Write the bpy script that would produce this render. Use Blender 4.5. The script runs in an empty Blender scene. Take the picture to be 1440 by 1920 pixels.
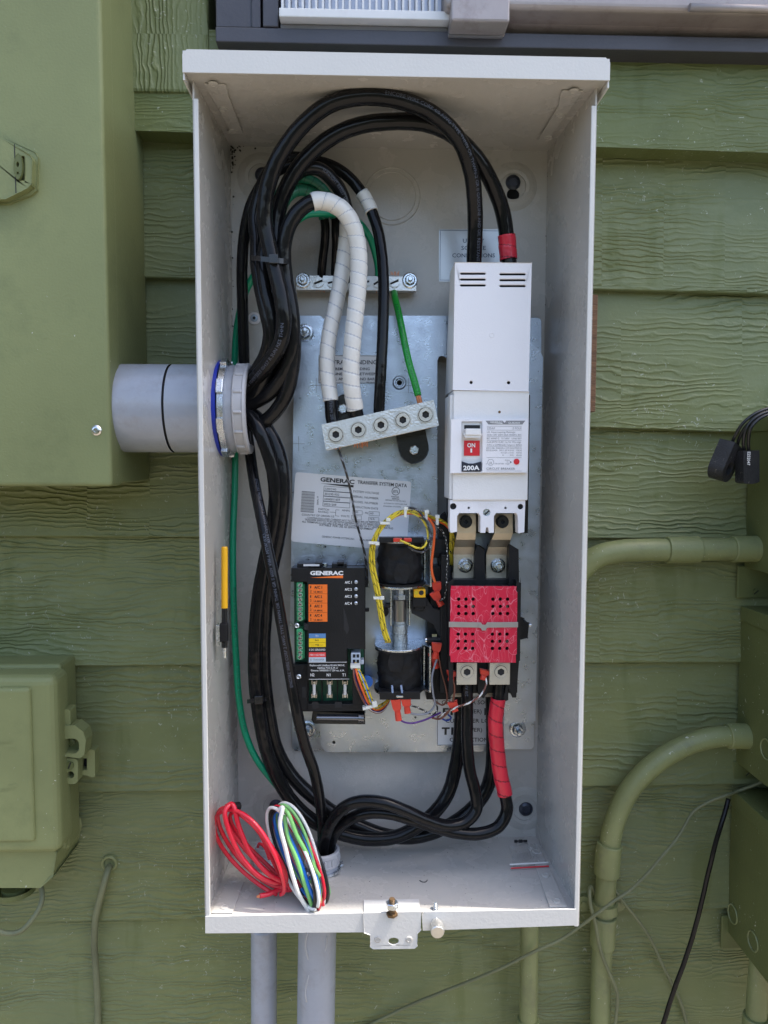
import bpy, math, random
from mathutils import Vector, Matrix
from mathutils.geometry import tessellate_polygon
random.seed(7)
R = math.radians
C = bpy.context.scene.collection
scn = bpy.context.scene
# ------------------------------------------------------------------ camera
CAM = Vector((-.032, -.8242, .0495)); PIT, YAW, ROL, FPX = -.0699, -.0318, -.0024, 1386.55
RM = (Matrix.Rotation(YAW, 3, 'Z') @ Matrix.Rotation(PIT, 3, 'X') @ Matrix.Rotation(ROL, 3, 'Y'))
RIGHT, FWD, UP = RM.col[0].copy(), RM.col[1].copy(), RM.col[2].copy()
cd = bpy.data.cameras.new('camera'); cam = bpy.data.objects.new('camera', cd); C.objects.link(cam)
cd.sensor_fit = 'HORIZONTAL'; cd.sensor_width = 36; cd.lens = FPX / 1440 * 36; cd.clip_start = .01; cd.clip_end = 500
m3 = Matrix((RIGHT, UP, -FWD)).transposed()
cam.matrix_world = Matrix.Translation(CAM) @ m3.to_4x4(); scn.camera = cam
# ------------------------------------------------------------------ light
SUN_DIR = Vector((-.42, .040, -.90)).normalized()          # travels down, slightly left and into the wall
w = bpy.data.worlds.new('World'); scn.world = w; w.use_nodes = True
nt = w.node_tree; bg = nt.nodes['Background']
sk = nt.nodes.new('ShaderNodeTexSky'); sk.sky_type = 'NISHITA'; sk.sun_disc = False
el = math.asin(-SUN_DIR.z); sk.sun_elevation = el
sk.sun_rotation = math.atan2(-SUN_DIR.x, -SUN_DIR.y)
sk.air_density = 1.0; sk.dust_density = 3.0; sk.ozone_density = .6
nt.links.new(sk.outputs[0], bg.inputs[0]); bg.inputs[1].default_value = .15
sl = bpy.data.lights.new('sun', 'SUN'); so = bpy.data.objects.new('sun', sl); C.objects.link(so)
sl.energy = 3.2; sl.angle = R(.5); sl.color = (1, .95, .88)
so.rotation_euler = SUN_DIR.to_track_quat('-Z', 'Y').to_euler(); so.location = (1, -1, 3)
scn.view_settings.view_transform = 'Standard'; scn.view_settings.look = 'None'
scn.view_settings.exposure = 1.62; scn.view_settings.gamma = 1
scn.render.resolution_x = 768; scn.render.resolution_y = 1024

# ------------------------------------------------------------------ helpers
def at(px, py, Y):
    """point of the plane y = Y seen at photograph pixel (px, py)"""
    d = FWD * FPX + RIGHT * (px - 720) - UP * (py - 960)
    return CAM + d * ((Y - CAM.y) / d.y)
def at3(t): return at(t[0], t[1], t[2])
def atx(px, py, X):
    d = FWD * FPX + RIGHT * (px - 720) - UP * (py - 960)
    return CAM + d * ((X - CAM.x) / d.x)
def atz(px, py, Z):
    d = FWD * FPX + RIGHT * (px - 720) - UP * (py - 960)
    return CAM + d * ((Z - CAM.z) / d.z)
def pxm(Y): return (Y - CAM.y) / FPX               # metres per photo pixel at depth Y

_tc = {}
def text_geom(s, bold=0.0):
    k = (s, bold)
    if k in _tc: return _tc[k]
    cu = bpy.data.curves.new('t', 'FONT'); cu.body = s; cu.size = 1; cu.resolution_u = 2; cu.offset = bold
    cu.fill_mode = 'FRONT'
    o = bpy.data.objects.new('t', cu); C.objects.link(o)
    dg = bpy.context.evaluated_depsgraph_get(); e = o.evaluated_get(dg); me = e.to_mesh()
    vs = [(v.co.x, v.co.y) for v in me.vertices]; fs = [tuple(p.vertices) for p in me.polygons]
    e.to_mesh_clear(); bpy.data.objects.remove(o); bpy.data.curves.remove(cu)
    x0 = min((v[0] for v in vs), default=0); x1 = max((v[0] for v in vs), default=1)
    _tc[k] = (vs, fs, x0, x1); return _tc[k]
CAPH = .73

def frames(pts):
    T = []
    for i in range(len(pts)):
        a = pts[max(i - 1, 0)]; b = pts[min(i + 1, len(pts) - 1)]
        T.append((b - a).normalized())
    out = []
    ref = Vector((0, -1, 0))
    n = None
    for t in T:
        if n is None:
            n = ref - t * ref.dot(t)
            if n.length < .1: n = Vector((1, 0, 0)) - t * t.x
        else: n = n - t * n.dot(t)
        n.normalize(); out.append((t, n.copy(), t.cross(n)))
    return out
def spline(ctrl, per=8, closed=False):
    P = [Vector(c) for c in ctrl]; n = len(P); out = []
    segs = n if closed else n - 1
    for i in range(segs):
        p1, p2 = P[i % n], P[(i + 1) % n]
        p0 = P[(i - 1) % n] if (closed or i > 0) else p1 * 2 - p2
        p3 = P[(i + 2) % n] if (closed or i + 2 < n) else p2 * 2 - p1
        t1 = max((p1 - p0).length, 1e-6) ** .5; t2 = max((p2 - p1).length, 1e-6) ** .5; t3 = max((p3 - p2).length, 1e-6) ** .5
        m1 = ((p1 - p0) / t1 - (p2 - p0) / (t1 + t2) + (p2 - p1) / t2) * t2
        m2 = ((p2 - p1) / t2 - (p3 - p1) / (t2 + t3) + (p3 - p2) / t3) * t2
        for k in range(per):
            t = k / per; a = t * t * t; b = t * t
            out.append(p1 * (2 * a - 3 * b + 1) + m1 * (a - 2 * b + t) + p2 * (-2 * a + 3 * b) + m2 * (a - b))
    out.append(P[0].copy() if closed else P[-1].copy())
    return out
def resample(pts, step):
    L = [0]
    for a, b in zip(pts, pts[1:]): L.append(L[-1] + (b - a).length)
    n = max(2, int(L[-1] / step)); out = []; j = 0
    for i in range(n + 1):
        s = L[-1] * i / n
        while j < len(L) - 2 and L[j + 1] < s: j += 1
        f = (s - L[j]) / max(L[j + 1] - L[j], 1e-9); out.append(pts[j].lerp(pts[j + 1], min(f, 1)))
    return out

class MB:
    def __init__(s): s.v = []; s.f = []; s.sm = []; s.mi = []
    def add(s, vs, fs, smooth=False, mi=0):
        o = len(s.v); s.v += [Vector(v) for v in vs]
        for f in fs:
            s.f.append(tuple(o + i for i in f)); s.sm.append(smooth); s.mi.append(mi)
        return s
    def box(s, x0, x1, y0, y1, z0, z1, mi=0):
        v = [(x, y, z) for x in (x0, x1) for y in (y0, y1) for z in (z0, z1)]
        return s.add(v, [(0, 1, 3, 2), (4, 6, 7, 5), (0, 4, 5, 1), (2, 3, 7, 6), (0, 2, 6, 4), (1, 5, 7, 3)], mi=mi)
    def hexa(s, A, B, mi=0):       # two quads, corresponding corners
        v = list(A) + list(B); n = len(A)
        fs = [tuple(range(n))[::-1], tuple(range(n, 2 * n))] + [(i, (i + 1) % n, n + (i + 1) % n, n + i) for i in range(n)]
        return s.add(v, fs, mi=mi)
    def prism(s, pts, y0, y1, holes=(), mi=0):
        """pts: (x,z) outline extruded from y0 (front) to y1"""
        loops = [[Vector((p[0], 0, p[1])) for p in l] for l in [pts] + list(holes)]
        tri = tessellate_polygon(loops); flat = [p for l in loops for p in l]; n = len(flat)
        v = [(p.x, y0, p.z) for p in flat] + [(p.x, y1, p.z) for p in flat]
        if not holes and len(pts) < 5: fs = [tuple(range(n)), tuple(range(2 * n - 1, n - 1, -1))]
        else: fs = [tuple(t) for t in tri] + [tuple(n + i for i in t[::-1]) for t in tri]
        o = 0
        for l in loops:
            m = len(l)
            for i in range(m): fs.append((o + i, o + (i + 1) % m, n + o + (i + 1) % m, n + o + i))
            o += m
        return s.add(v, fs, mi=mi)
    def ppx(s, pp, Yf, Yb, holes=(), mi=0):
        f = lambda l: [(lambda q: (q.x, q.z))(at(a, b, Yf)) for a, b in l]
        return s.prism(f(pp), Yf, Yb, [f(h) for h in holes], mi)
    def bpx(s, x0, y0, x1, y1, Yf, Yb, mi=0):
        a = at((x0 + x1) / 2, y0, Yf); b = at((x0 + x1) / 2, y1, Yf); c = at(x0, (y0 + y1) / 2, Yf); d = at(x1, (y0 + y1) / 2, Yf)
        return s.box(c.x, d.x, Yf, Yb, b.z, a.z, mi)
    def cyl(s, p0, p1, r0, r1=None, n=24, smooth=True, mi=0, cap=True):
        return s.lathe(p0, Vector(p1) - Vector(p0), [(0, 0), (r0, 0), (r0 if r1 is None else r1, 1), (0, 1)] if cap else [(r0, 0), (r0 if r1 is None else r1, 1)], n, smooth, mi, True)
    def lathe(s, org, axis, prof, n=24, smooth=True, mi=0, rel=False, ph=0):
        """profile of (radius, height along axis); each step keeps its own hard edge"""
        org = Vector(org); ax = Vector(axis); L = ax.length if rel else 1; ax = ax.normalized()
        u = ax.orthogonal().normalized() if abs(ax.y) < .9 else Vector((1, 0, 0)) - ax * ax.x
        u.normalize(); v_ = ax.cross(u)
        for (ra, ha), (rb, hb) in zip(prof, prof[1:]):
            A = [org + ax * (ha * L) + (u * math.cos(ph + 2 * math.pi * i / n) + v_ * math.sin(ph + 2 * math.pi * i / n)) * ra for i in range(n)]
            B = [org + ax * (hb * L) + (u * math.cos(ph + 2 * math.pi * i / n) + v_ * math.sin(ph + 2 * math.pi * i / n)) * rb for i in range(n)]
            if ra < 1e-7 and rb < 1e-7: continue
            if ra < 1e-7: s.add([org + ax * (ha * L)] + B, [(0, 1 + i, 1 + (i + 1) % n)[::-1] for i in range(n)], smooth, mi)
            elif rb < 1e-7: s.add([org + ax * (hb * L)] + A, [(0, 1 + i, 1 + (i + 1) % n) for i in range(n)], smooth, mi)
            else: s.add(A + B, [(i, n + i, n + (i + 1) % n, (i + 1) % n) for i in range(n)], smooth, mi)
        return s
    def tube(s, pts, r, n=12, mod=None, mf=None, caps=True, closed=False):
        fr = frames(pts); S = 0; v = []; L = [0]
        for a, b in zip(pts, pts[1:]): L.append(L[-1] + (b - a).length)
        for i, (p, (t, nn, b)) in enumerate(zip(pts, fr)):
            for k in range(n):
                a = 2 * math.pi * k / n
                rr = r * (mod(L[i], a) if mod else 1)
                v.append(p + (nn * math.cos(a) + b * math.sin(a)) * rr)
        o = len(s.v); s.v += v
        for i in range(len(pts) - 1):
            for k in range(n):
                s.f.append((o + i * n + k, o + i * n + (k + 1) % n, o + (i + 1) * n + (k + 1) % n, o + (i + 1) * n + k)); s.sm.append(True)
                s.mi.append(mf(L[i], 2 * math.pi * (k + .5) / n) if mf else 0)
        if caps:
            s.f.append(tuple(o + k for k in range(n))[::-1]); s.sm.append(False); s.mi.append(0)
            s.f.append(tuple(o + (len(pts) - 1) * n + k for k in range(n))); s.sm.append(False); s.mi.append(0)
        return s
    def text(s, t, p0, p1, h, Y, bold=0.0, mi=0):
        """text whose baseline runs between two photo pixels, on plane y = Y, cap height h pixels"""
        vs, fs, x0, x1 = text_geom(t, bold)
        A, B = at(p0[0], p0[1], Y), at(p1[0], p1[1], Y); u = (B - A); W = u.length; u.normalize()
        up = Vector((-u.z, 0, u.x)); H = h * pxm(Y) / CAPH; k = W / max(x1 - x0, 1e-6)
        return s.add([A + u * ((a - x0) * k) + up * (b * H) for a, b in vs], fs, mi=mi)
    def text_on(s, t, O, u, up, size, wid=None, bold=0.0, mi=0):
        vs, fs, x0, x1 = text_geom(t, bold); u = Vector(u).normalized(); up = Vector(up).normalized()
        k = size / CAPH if wid is None else wid / (x1 - x0)
        return s.add([Vector(O) + u * ((a - x0) * k) + up * (b * size / CAPH) for a, b in vs], fs, mi=mi)
    def text_tube(s, t, pts, r, s0, size, phi=0.0, rev=False):
        """lettering wrapped on a tube along its length; phi turns it round from the side facing the viewer"""
        vs, fs, x0, x1 = text_geom(t, 0); k = size / CAPH
        if rev: pts = pts[::-1]
        L = [0]
        for a, b in zip(pts, pts[1:]): L.append(L[-1] + (b - a).length)
        out = []; n = len(pts)
        for a, b in vs:
            q = s0 + (a - x0) * k; q = min(max(q, 0), L[-1] - 1e-5)
            lo, hi = 0, n - 1
            while hi - lo > 1:
                m = (lo + hi) // 2
                if L[m] <= q: lo = m
                else: hi = m
            f = (q - L[lo]) / max(L[hi] - L[lo], 1e-9); p = pts[lo].lerp(pts[hi], f)
            T = (pts[min(hi + 1, n - 1)] - pts[max(lo - 1, 0)]).normalized()
            N = (CAM - p).normalized(); N = (N - T * N.dot(T)).normalized(); Bn = N.cross(T)
            an = phi + (b * k - size * .5) / r
            out.append(p + (N * math.cos(an) + Bn * math.sin(an)) * (r + .00012))
        return s.add(out, fs)
    def rot(s, c, axis, ang):
        c = Vector(c); M = Matrix.Rotation(ang, 3, axis); s.v = [M @ (v - c) + c for v in s.v]; return s
    def build(s, name, mat, parent=None, bevel=0, seg=2, origin=None):
        me = bpy.data.meshes.new(name)
        if parent is not None: org = WLOC[parent.name]
        elif origin is not None: org = Vector(origin)
        else: org = sum(s.v, Vector()) / max(len(s.v), 1)
        o = bpy.data.objects.new(name, me); C.objects.link(o)
        me.from_pydata([v - org for v in s.v], [], s.f)
        me.polygons.foreach_set('use_smooth', s.sm); me.polygons.foreach_set('material_index', s.mi)
        for m in (mat if isinstance(mat, (list, tuple)) else [mat]): me.materials.append(m)
        me.update()
        WLOC[o.name] = org
        if parent is not None: o.parent = parent; o.location = (0, 0, 0)
        else: o.location = org
        if bevel:
            b = o.modifiers.new('bevel', 'BEVEL'); b.width = bevel; b.segments = seg; b.limit_method = 'ANGLE'; b.angle_limit = R(40)
            b.harden_normals = False
        return o
WLOC = {}
def tag(o, label, cat, group=None):
    o['label'] = label; o['category'] = cat
    if group: o['group'] = group
    return o
def struct(o): o['kind'] = 'structure'; return o
def thing(name, loc, label, cat, group=None):
    o = bpy.data.objects.new(name, None); C.objects.link(o); o.location = loc; WLOC[o.name] = Vector(loc); o.empty_display_size = .02
    return tag(o, label, cat, group)
def rrect(x0, y0, x1, y1, r, n=4):
    o = []
    for cx, cy, a0 in ((x1 - r, y0 + r, -90), (x1 - r, y1 - r, 0), (x0 + r, y1 - r, 90), (x0 + r, y0 + r, 180)):
        for k in range(n + 1):
            a = R(a0 + 90 * k / n); o.append((cx + r * math.cos(a), cy + r * math.sin(a)))
    return o
def circ(cx, cy, r, n=16, ry=None):
    return [(cx + r * math.cos(2 * math.pi * k / n), cy + (ry or r) * math.sin(2 * math.pi * k / n)) for k in range(n)]

# ------------------------------------------------------------------ materials
def N(nt, t, **k):
    n = nt.nodes.new(t)
    for a, b in k.items():
        if a.startswith('i_'):
            key = a[2:]; key = int(key) if key.isdigit() else key.replace('_', ' ')
            n.inputs[key].default_value = b
        else: setattr(n, a, b)
    return n
def mat(name, col, rough=.5, metal=0, bump=0, bscale=200, var=0, vscale=6, specks=0, speck_col=(.6, .62, .55), coat=0, spec=.5,
        dirt=0, dirt_col=(.12, .1, .07), stretch=(1, 1, 1), rvar=0, sub=0, trans=0, alpha=1, speck_scale=260):
    m = bpy.data.materials.new(name); m.use_nodes = True; nt = m.node_tree; b = nt.nodes['Principled BSDF']; L = nt.links.new
    b.inputs['Base Color'].default_value = (*col, 1); b.inputs['Roughness'].default_value = rough; b.inputs['Metallic'].default_value = metal
    b.inputs['Specular IOR Level'].default_value = spec
    if coat: b.inputs['Coat Weight'].default_value = coat; b.inputs['Coat Roughness'].default_value = .12
    if trans: b.inputs['Transmission Weight'].default_value = trans
    if alpha < 1: b.inputs['Alpha'].default_value = alpha
    if not (bump or var or specks or dirt or rvar): return m
    g = N(nt, 'ShaderNodeNewGeometry'); mp = N(nt, 'ShaderNodeMapping'); mp.inputs['Scale'].default_value = stretch
    L(g.outputs['Position'], mp.inputs['Vector'])
    src = None
    def mixc(fac, a, bcol):
        x = N(nt, 'ShaderNodeMix', data_type='RGBA'); L(fac, x.inputs[0])
        if isinstance(a, tuple): x.inputs[6].default_value = (*a, 1)
        else: L(a, x.inputs[6])
        x.inputs[7].default_value = (*bcol, 1); return x.outputs[2]
    cur = col
    if var:
        n = N(nt, 'ShaderNodeTexNoise', i_Scale=vscale, i_Detail=6, i_Roughness=.6); L(mp.outputs[0], n.inputs['Vector'])
        r = N(nt, 'ShaderNodeMapRange', i_From_Min=.3, i_From_Max=.7); L(n.outputs[0], r.inputs[0])
        cur = mixc(r.outputs[0], tuple(max(c * (1 - var), 0) for c in col), tuple(min(c * (1 + var), 1) for c in col))
    if dirt:
        n = N(nt, 'ShaderNodeTexNoise', i_Scale=vscale * 2.3 + 3, i_Detail=9, i_Roughness=.72); L(g.outputs['Position'], n.inputs['Vector'])
        r = N(nt, 'ShaderNodeMapRange', i_From_Min=.52, i_From_Max=.75); r.inputs['To Max'].default_value = dirt; L(n.outputs[0], r.inputs[0])
        cur = mixc(r.outputs[0], cur, dirt_col)
    if specks:
        n = N(nt, 'ShaderNodeTexNoise', i_Scale=speck_scale, i_Detail=3, i_Roughness=.55, i_Distortion=1.0); L(g.outputs['Position'], n.inputs['Vector'])
        n2 = N(nt, 'ShaderNodeTexNoise', i_Scale=9, i_Detail=3); L(g.outputs['Position'], n2.inputs['Vector'])
        r2 = N(nt, 'ShaderNodeMapRange', i_From_Min=.35, i_From_Max=.65, i_To_Min=.07, i_To_Max=-.02); L(n2.outputs[0], r2.inputs[0])
        ad = N(nt, 'ShaderNodeMath', operation='ADD'); ad.inputs[1].default_value = .80 - specks * .14; L(r2.outputs[0], ad.inputs[0])
        sb = N(nt, 'ShaderNodeMath', operation='SUBTRACT'); L(n.outputs[0], sb.inputs[0]); L(ad.outputs[0], sb.inputs[1])
        ml = N(nt, 'ShaderNodeMath', operation='MULTIPLY', use_clamp=True); ml.inputs[1].default_value = 22; L(sb.outputs[0], ml.inputs[0])
        cur = mixc(ml.outputs[0], cur, speck_col)
    if not isinstance(cur, tuple): L(cur, b.inputs['Base Color'])
    if rvar:
        n = N(nt, 'ShaderNodeTexNoise', i_Scale=vscale * 4, i_Detail=5); L(mp.outputs[0], n.inputs['Vector'])
        r = N(nt, 'ShaderNodeMapRange', i_From_Min=.3, i_From_Max=.7, i_To_Min=max(rough - rvar, .03), i_To_Max=rough + rvar); L(n.outputs[0], r.inputs[0]); L(r.outputs[0], b.inputs['Roughness'])
    if bump:
        n = N(nt, 'ShaderNodeTexNoise', i_Scale=bscale, i_Detail=3); L(mp.outputs[0], n.inputs['Vector'])
        bp = N(nt, 'ShaderNodeBump', i_Strength=min(bump, 1), i_Distance=.0006 * max(bump, 1)); L(n.outputs[0], bp.inputs['Height']); L(bp.outputs[0], b.inputs['Normal'])
    return m

def siding_mat(name, col, zs, grain=1.0, vertical=False):
    """painted fibre-cement lap siding with embossed wood grain"""
    m = bpy.data.materials.new(name); m.use_nodes = True; nt = m.node_tree; b = nt.nodes['Principled BSDF']; L = nt.links.new
    g = N(nt, 'ShaderNodeNewGeometry'); sp = N(nt, 'ShaderNodeSeparateXYZ'); L(g.outputs['Position'], sp.inputs[0])
    def M(op, a, bb=None, clamp=False):
        x = N(nt, 'ShaderNodeMath', operation=op, use_clamp=clamp)
        for i, q in enumerate((a, bb)):
            if q is None: continue
            if isinstance(q, (int, float)): x.inputs[i].default_value = q
            else: L(q, x.inputs[i])
        return x.outputs[0]
    X, Y, Z = sp.outputs[0], sp.outputs[1], sp.outputs[2]
    if vertical: X, Z = Z, X
    row = 0
    for z in zs: row = M('ADD', row, M('GREATER_THAN', Z, z))
    # seam cells along the board: the emboss jumps a little at each
    cx = M('FLOOR', M('ADD', M('MULTIPLY', X, 14.0), M('MULTIPLY', row, 3.37)))
    wn = N(nt, 'ShaderNodeTexWhiteNoise', noise_dimensions='2D'); cb = N(nt, 'ShaderNodeCombineXYZ'); L(cx, cb.inputs[0]); L(row, cb.inputs[1]); L(cb.outputs[0], wn.inputs['Vector'])
    jz = M('MULTIPLY', M('SUBTRACT', wn.outputs['Value'], .5), .006)
    c1 = N(nt, 'ShaderNodeCombineXYZ'); L(M('ADD', M('MULTIPLY', X, 6.5), M('MULTIPLY', row, 17.1)), c1.inputs[0]); L(M('MULTIPLY', Z, 22.0), c1.inputs[1]); L(M('MULTIPLY', row, 3.0), c1.inputs[2])
    n1 = N(nt, 'ShaderNodeTexNoise', i_Scale=1.0, i_Detail=3, i_Roughness=.55); L(c1.outputs[0], n1.inputs['Vector'])
    c2 = N(nt, 'ShaderNodeCombineXYZ'); L(M('MULTIPLY', X, 60.0), c2.inputs[0]); L(M('MULTIPLY', Z, 90.0), c2.inputs[1])
    n2 = N(nt, 'ShaderNodeTexNoise', i_Scale=1.0, i_Detail=3); L(c2.outputs[0], n2.inputs['Vector'])
    zz = M('ADD', M('ADD', Z, jz), M('ADD', M('MULTIPLY', n1.outputs[0], .042), M('MULTIPLY', n2.outputs[0], .006)))
    wr = N(nt, 'ShaderNodeTexWhiteNoise', noise_dimensions='1D'); L(M('ADD', row, .37), wr.inputs['W'])
    per = M('ADD', M('MULTIPLY', wr.outputs['Value'], 420.0), 820.0)
    s = M('SINE', M('MULTIPLY', zz, per))
    ridge = M('POWER', M('MULTIPLY', M('ADD', s, 1), .5), 2.2)
    c3 = N(nt, 'ShaderNodeCombineXYZ'); L(M('MULTIPLY', X, 6.0), c3.inputs[0]); L(M('MULTIPLY', Z, 26.0), c3.inputs[1]); L(M('MULTIPLY', row, 5.0), c3.inputs[2])
    n3 = N(nt, 'ShaderNodeTexNoise', i_Scale=1.0, i_Detail=2); L(c3.outputs[0], n3.inputs['Vector'])
    msk = N(nt, 'ShaderNodeMapRange', i_From_Min=.36, i_From_Max=.66); L(n3.outputs[0], msk.inputs[0])
    fine = N(nt, 'ShaderNodeTexNoise', i_Scale=240, i_Detail=4); L(g.outputs['Position'], fine.inputs['Vector'])
    h = M('ADD', M('MULTIPLY', ridge, M('MULTIPLY', msk.outputs[0], grain)), M('MULTIPLY', fine.outputs[0], .22))
    bp = N(nt, 'ShaderNodeBump', i_Strength=1.0, i_Distance=.0014); L(h, bp.inputs['Height']); L(bp.outputs[0], b.inputs['Normal'])
    # colour: fade, damp stains, scuffs
    v = N(nt, 'ShaderNodeTexNoise', i_Scale=3.2, i_Detail=6, i_Roughness=.62); L(g.outputs['Position'], v.inputs['Vector'])
    vr = N(nt, 'ShaderNodeMapRange', i_From_Min=.35, i_From_Max=.65); L(v.outputs[0], vr.inputs[0])
    x = N(nt, 'ShaderNodeMix', data_type='RGBA'); L(vr.outputs[0], x.inputs[0])
    x.inputs[6].default_value = (col[0] * .86, col[1] * .90, col[2] * .96, 1); x.inputs[7].default_value = (col[0] * 1.12, col[1] * 1.09, col[2] * .96, 1)
    d = N(nt, 'ShaderNodeTexNoise', i_Scale=7, i_Detail=8, i_Roughness=.7); L(g.outputs['Position'], d.inputs['Vector'])
    dr = N(nt, 'ShaderNodeMapRange', i_From_Min=.53, i_From_Max=.72, i_To_Max=.45); L(d.outputs[0], dr.inputs[0])
    x2 = N(nt, 'ShaderNodeMix', data_type='RGBA'); L(dr.outputs[0], x2.inputs[0]); L(x.outputs[2], x2.inputs[6]); x2.inputs[7].default_value = (col[0] * .62, col[1] * .62, col[2] * .42, 1)
    c5 = N(nt, 'ShaderNodeCombineXYZ'); L(M('MULTIPLY', X, 26.0), c5.inputs[0]); L(M('MULTIPLY', Z, 5.0), c5.inputs[1]); L(M('MULTIPLY', row, 2.3), c5.inputs[2])
    n5 = N(nt, 'ShaderNodeTexNoise', i_Scale=1.0, i_Detail=4, i_Roughness=.5); L(c5.outputs[0], n5.inputs['Vector'])
    r5 = N(nt, 'ShaderNodeMapRange', i_From_Min=.60, i_From_Max=.66, i_To_Max=.42); L(n5.outputs[0], r5.inputs[0])
    x5 = N(nt, 'ShaderNodeMix', data_type='RGBA'); L(r5.outputs[0], x5.inputs[0]); L(x2.outputs[2], x5.inputs[6]); x5.inputs[7].default_value = (col[0] * .66, col[1] * .70, col[2] * .50, 1)
    c6 = N(nt, 'ShaderNodeCombineXYZ'); L(M('MULTIPLY', X, 22.0), c6.inputs[0]); L(M('MULTIPLY', Z, 60.0), c6.inputs[1]); L(row, c6.inputs[2])
    n6 = N(nt, 'ShaderNodeTexNoise', i_Scale=1.0, i_Detail=5, i_Roughness=.6); L(c6.outputs[0], n6.inputs['Vector'])
    r6 = N(nt, 'ShaderNodeMapRange', i_From_Min=.50, i_From_Max=.75, i_To_Max=.35); L(n6.outputs[0], r6.inputs[0])
    x6 = N(nt, 'ShaderNodeMix', data_type='RGBA'); L(r6.outputs[0], x6.inputs[0]); L(x5.outputs[2], x6.inputs[6]); x6.inputs[7].default_value = (col[0] * 1.35, col[1] * 1.35, col[2] * 1.7, 1); x2 = x6
    n = N(nt, 'ShaderNodeTexNoise', i_Scale=150, i_Detail=3, i_Roughness=.6, i_Distortion=1.6); L(g.outputs['Position'], n.inputs['Vector'])
    nn = N(nt, 'ShaderNodeTexNoise', i_Scale=7, i_Detail=3); L(g.outputs['Position'], nn.inputs['Vector'])
    th = M('ADD', M('MULTIPLY', nn.outputs[0], -.22), .785)
    sc = M('MULTIPLY', M('MULTIPLY', M('SUBTRACT', n.outputs[0], th), 26, True), .55)
    x3 = N(nt, 'ShaderNodeMix', data_type='RGBA'); L(sc, x3.inputs[0]); L(x2.outputs[2], x3.inputs[6]); x3.inputs[7].default_value = (.48, .50, .42, 1)
    L(x3.outputs[2], b.inputs['Base Color']); b.inputs['Roughness'].default_value = .45; b.inputs['Specular IOR Level'].default_value = .3
    return m

G = (.150, .200, .082)
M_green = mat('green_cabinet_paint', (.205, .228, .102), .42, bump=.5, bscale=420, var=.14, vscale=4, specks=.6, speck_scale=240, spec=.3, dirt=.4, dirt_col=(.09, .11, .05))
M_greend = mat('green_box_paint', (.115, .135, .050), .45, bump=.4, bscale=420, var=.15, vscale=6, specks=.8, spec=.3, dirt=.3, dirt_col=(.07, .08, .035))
M_greenp = mat('green_pipe_paint', (.195, .220, .095), .45, bump=.7, bscale=260, var=.15, vscale=9, specks=.9, dirt=.6, dirt_col=(.10, .10, .07))
M_gcable = mat('painted_cable', (.145, .158, .085), .6, bump=.8, bscale=300, var=.25, vscale=20)
M_enc = mat('shaded_grey_enamel', (.45, .432, .40), .26, bump=.35, bscale=520, var=.05, vscale=9, specks=.42, speck_scale=420, speck_col=(.75, .75, .75), rvar=.05)  # same enamel as hood and rim, darkened to hold the interior shade
M_encw = mat('lit_grey_enamel', (.58, .57, .545), .34, bump=.3, bscale=420, var=.03, vscale=6)  # paler copy of the enamel, keeps the light on hood, rim and lip
M_galv = mat('galvanised_steel', (.50, .55, .63), .33, metal=.9, bump=.3, bscale=500, var=.14, vscale=22, specks=.5, speck_scale=520, speck_col=(.30, .31, .32), rvar=.10)
M_zinc = mat('bright_zinc', (.68, .72, .76), .25, metal=1, bump=.4, bscale=900, var=.15, vscale=60, rvar=.08)
M_alu = mat('machined_aluminium', (.66, .65, .62), .36, metal=.9, bump=.8, bscale=500, var=.08, vscale=40, stretch=(1, 1, 1))
M_tin = mat('tinned_copper', (.52, .47, .37), .36, metal=.85, bump=.9, bscale=900, var=.16, vscale=40)
M_steel = mat('polished_steel', (.62, .61, .60), .18, metal=1, var=.1, vscale=60)
M_clip = mat('brushed_steel', (.42, .40, .38), .35, metal=.55, var=.08, vscale=30)
M_lug = mat('lug_metal', (.56, .54, .48), .38, metal=.75, bump=.6, bscale=700, var=.08, vscale=50)
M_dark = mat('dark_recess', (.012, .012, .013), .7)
M_black = mat('black_plastic', (.012, .012, .013), .42, bump=.5, bscale=900, var=.2, vscale=30, specks=.12, speck_col=(.2, .2, .21), spec=.25)
M_seam = mat('tape_seam_shade', (.42, .43, .46), .5)  # darker stripes paint the shading along the tape overlaps
M_seamr = mat('red_seam_shade', (.22, .006, .015), .5)
M_seamg = mat('green_seam_shade', (.004, .07, .04), .5)
M_blackg = mat('gloss_black_insulator', (.012, .012, .014), .22, bump=.2, bscale=300)
M_rub = mat('black_cable_jacket', (.008, .008, .009), .13, bump=.55, bscale=75, var=.3, vscale=40, specks=.12, speck_col=(.16, .16, .18), rvar=.04, spec=.22)
M_rub2 = mat('worn_cable_jacket', (.009, .009, .010), .16, bump=.9, bscale=90, var=.3, vscale=50, specks=.2, speck_col=(.18, .18, .19), rvar=.05, spec=.24)
M_tapeb = mat('black_cloth_tape', (.008, .008, .009), .62, bump=6, bscale=55, var=.3, vscale=40, specks=.25, speck_col=(.2, .2, .2), spec=.3)
M_white = mat('white_plastic', (.76, .745, .765), .42, bump=.35, bscale=700, var=.02, vscale=10)
M_white2 = mat('warm_white_plastic', (.73, .715, .70), .45, bump=.5, bscale=700, var=.03, vscale=12, dirt=.05)
M_tapew = mat('white_tape', (.66, .65, .62), .38, bump=.8, bscale=220, var=.05, vscale=30)
M_taper = mat('red_tape', (.62, .022, .045), .30, bump=.8, bscale=200, var=.12, vscale=40)
M_tapeg = mat('green_tape', (.012, .17, .095), .32, bump=.8, bscale=200, var=.15, vscale=40)
M_green_w = mat('dark_green_insulation', (.0, .25, .12), .3, bump=.3, bscale=260, var=.08, vscale=20)
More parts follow.
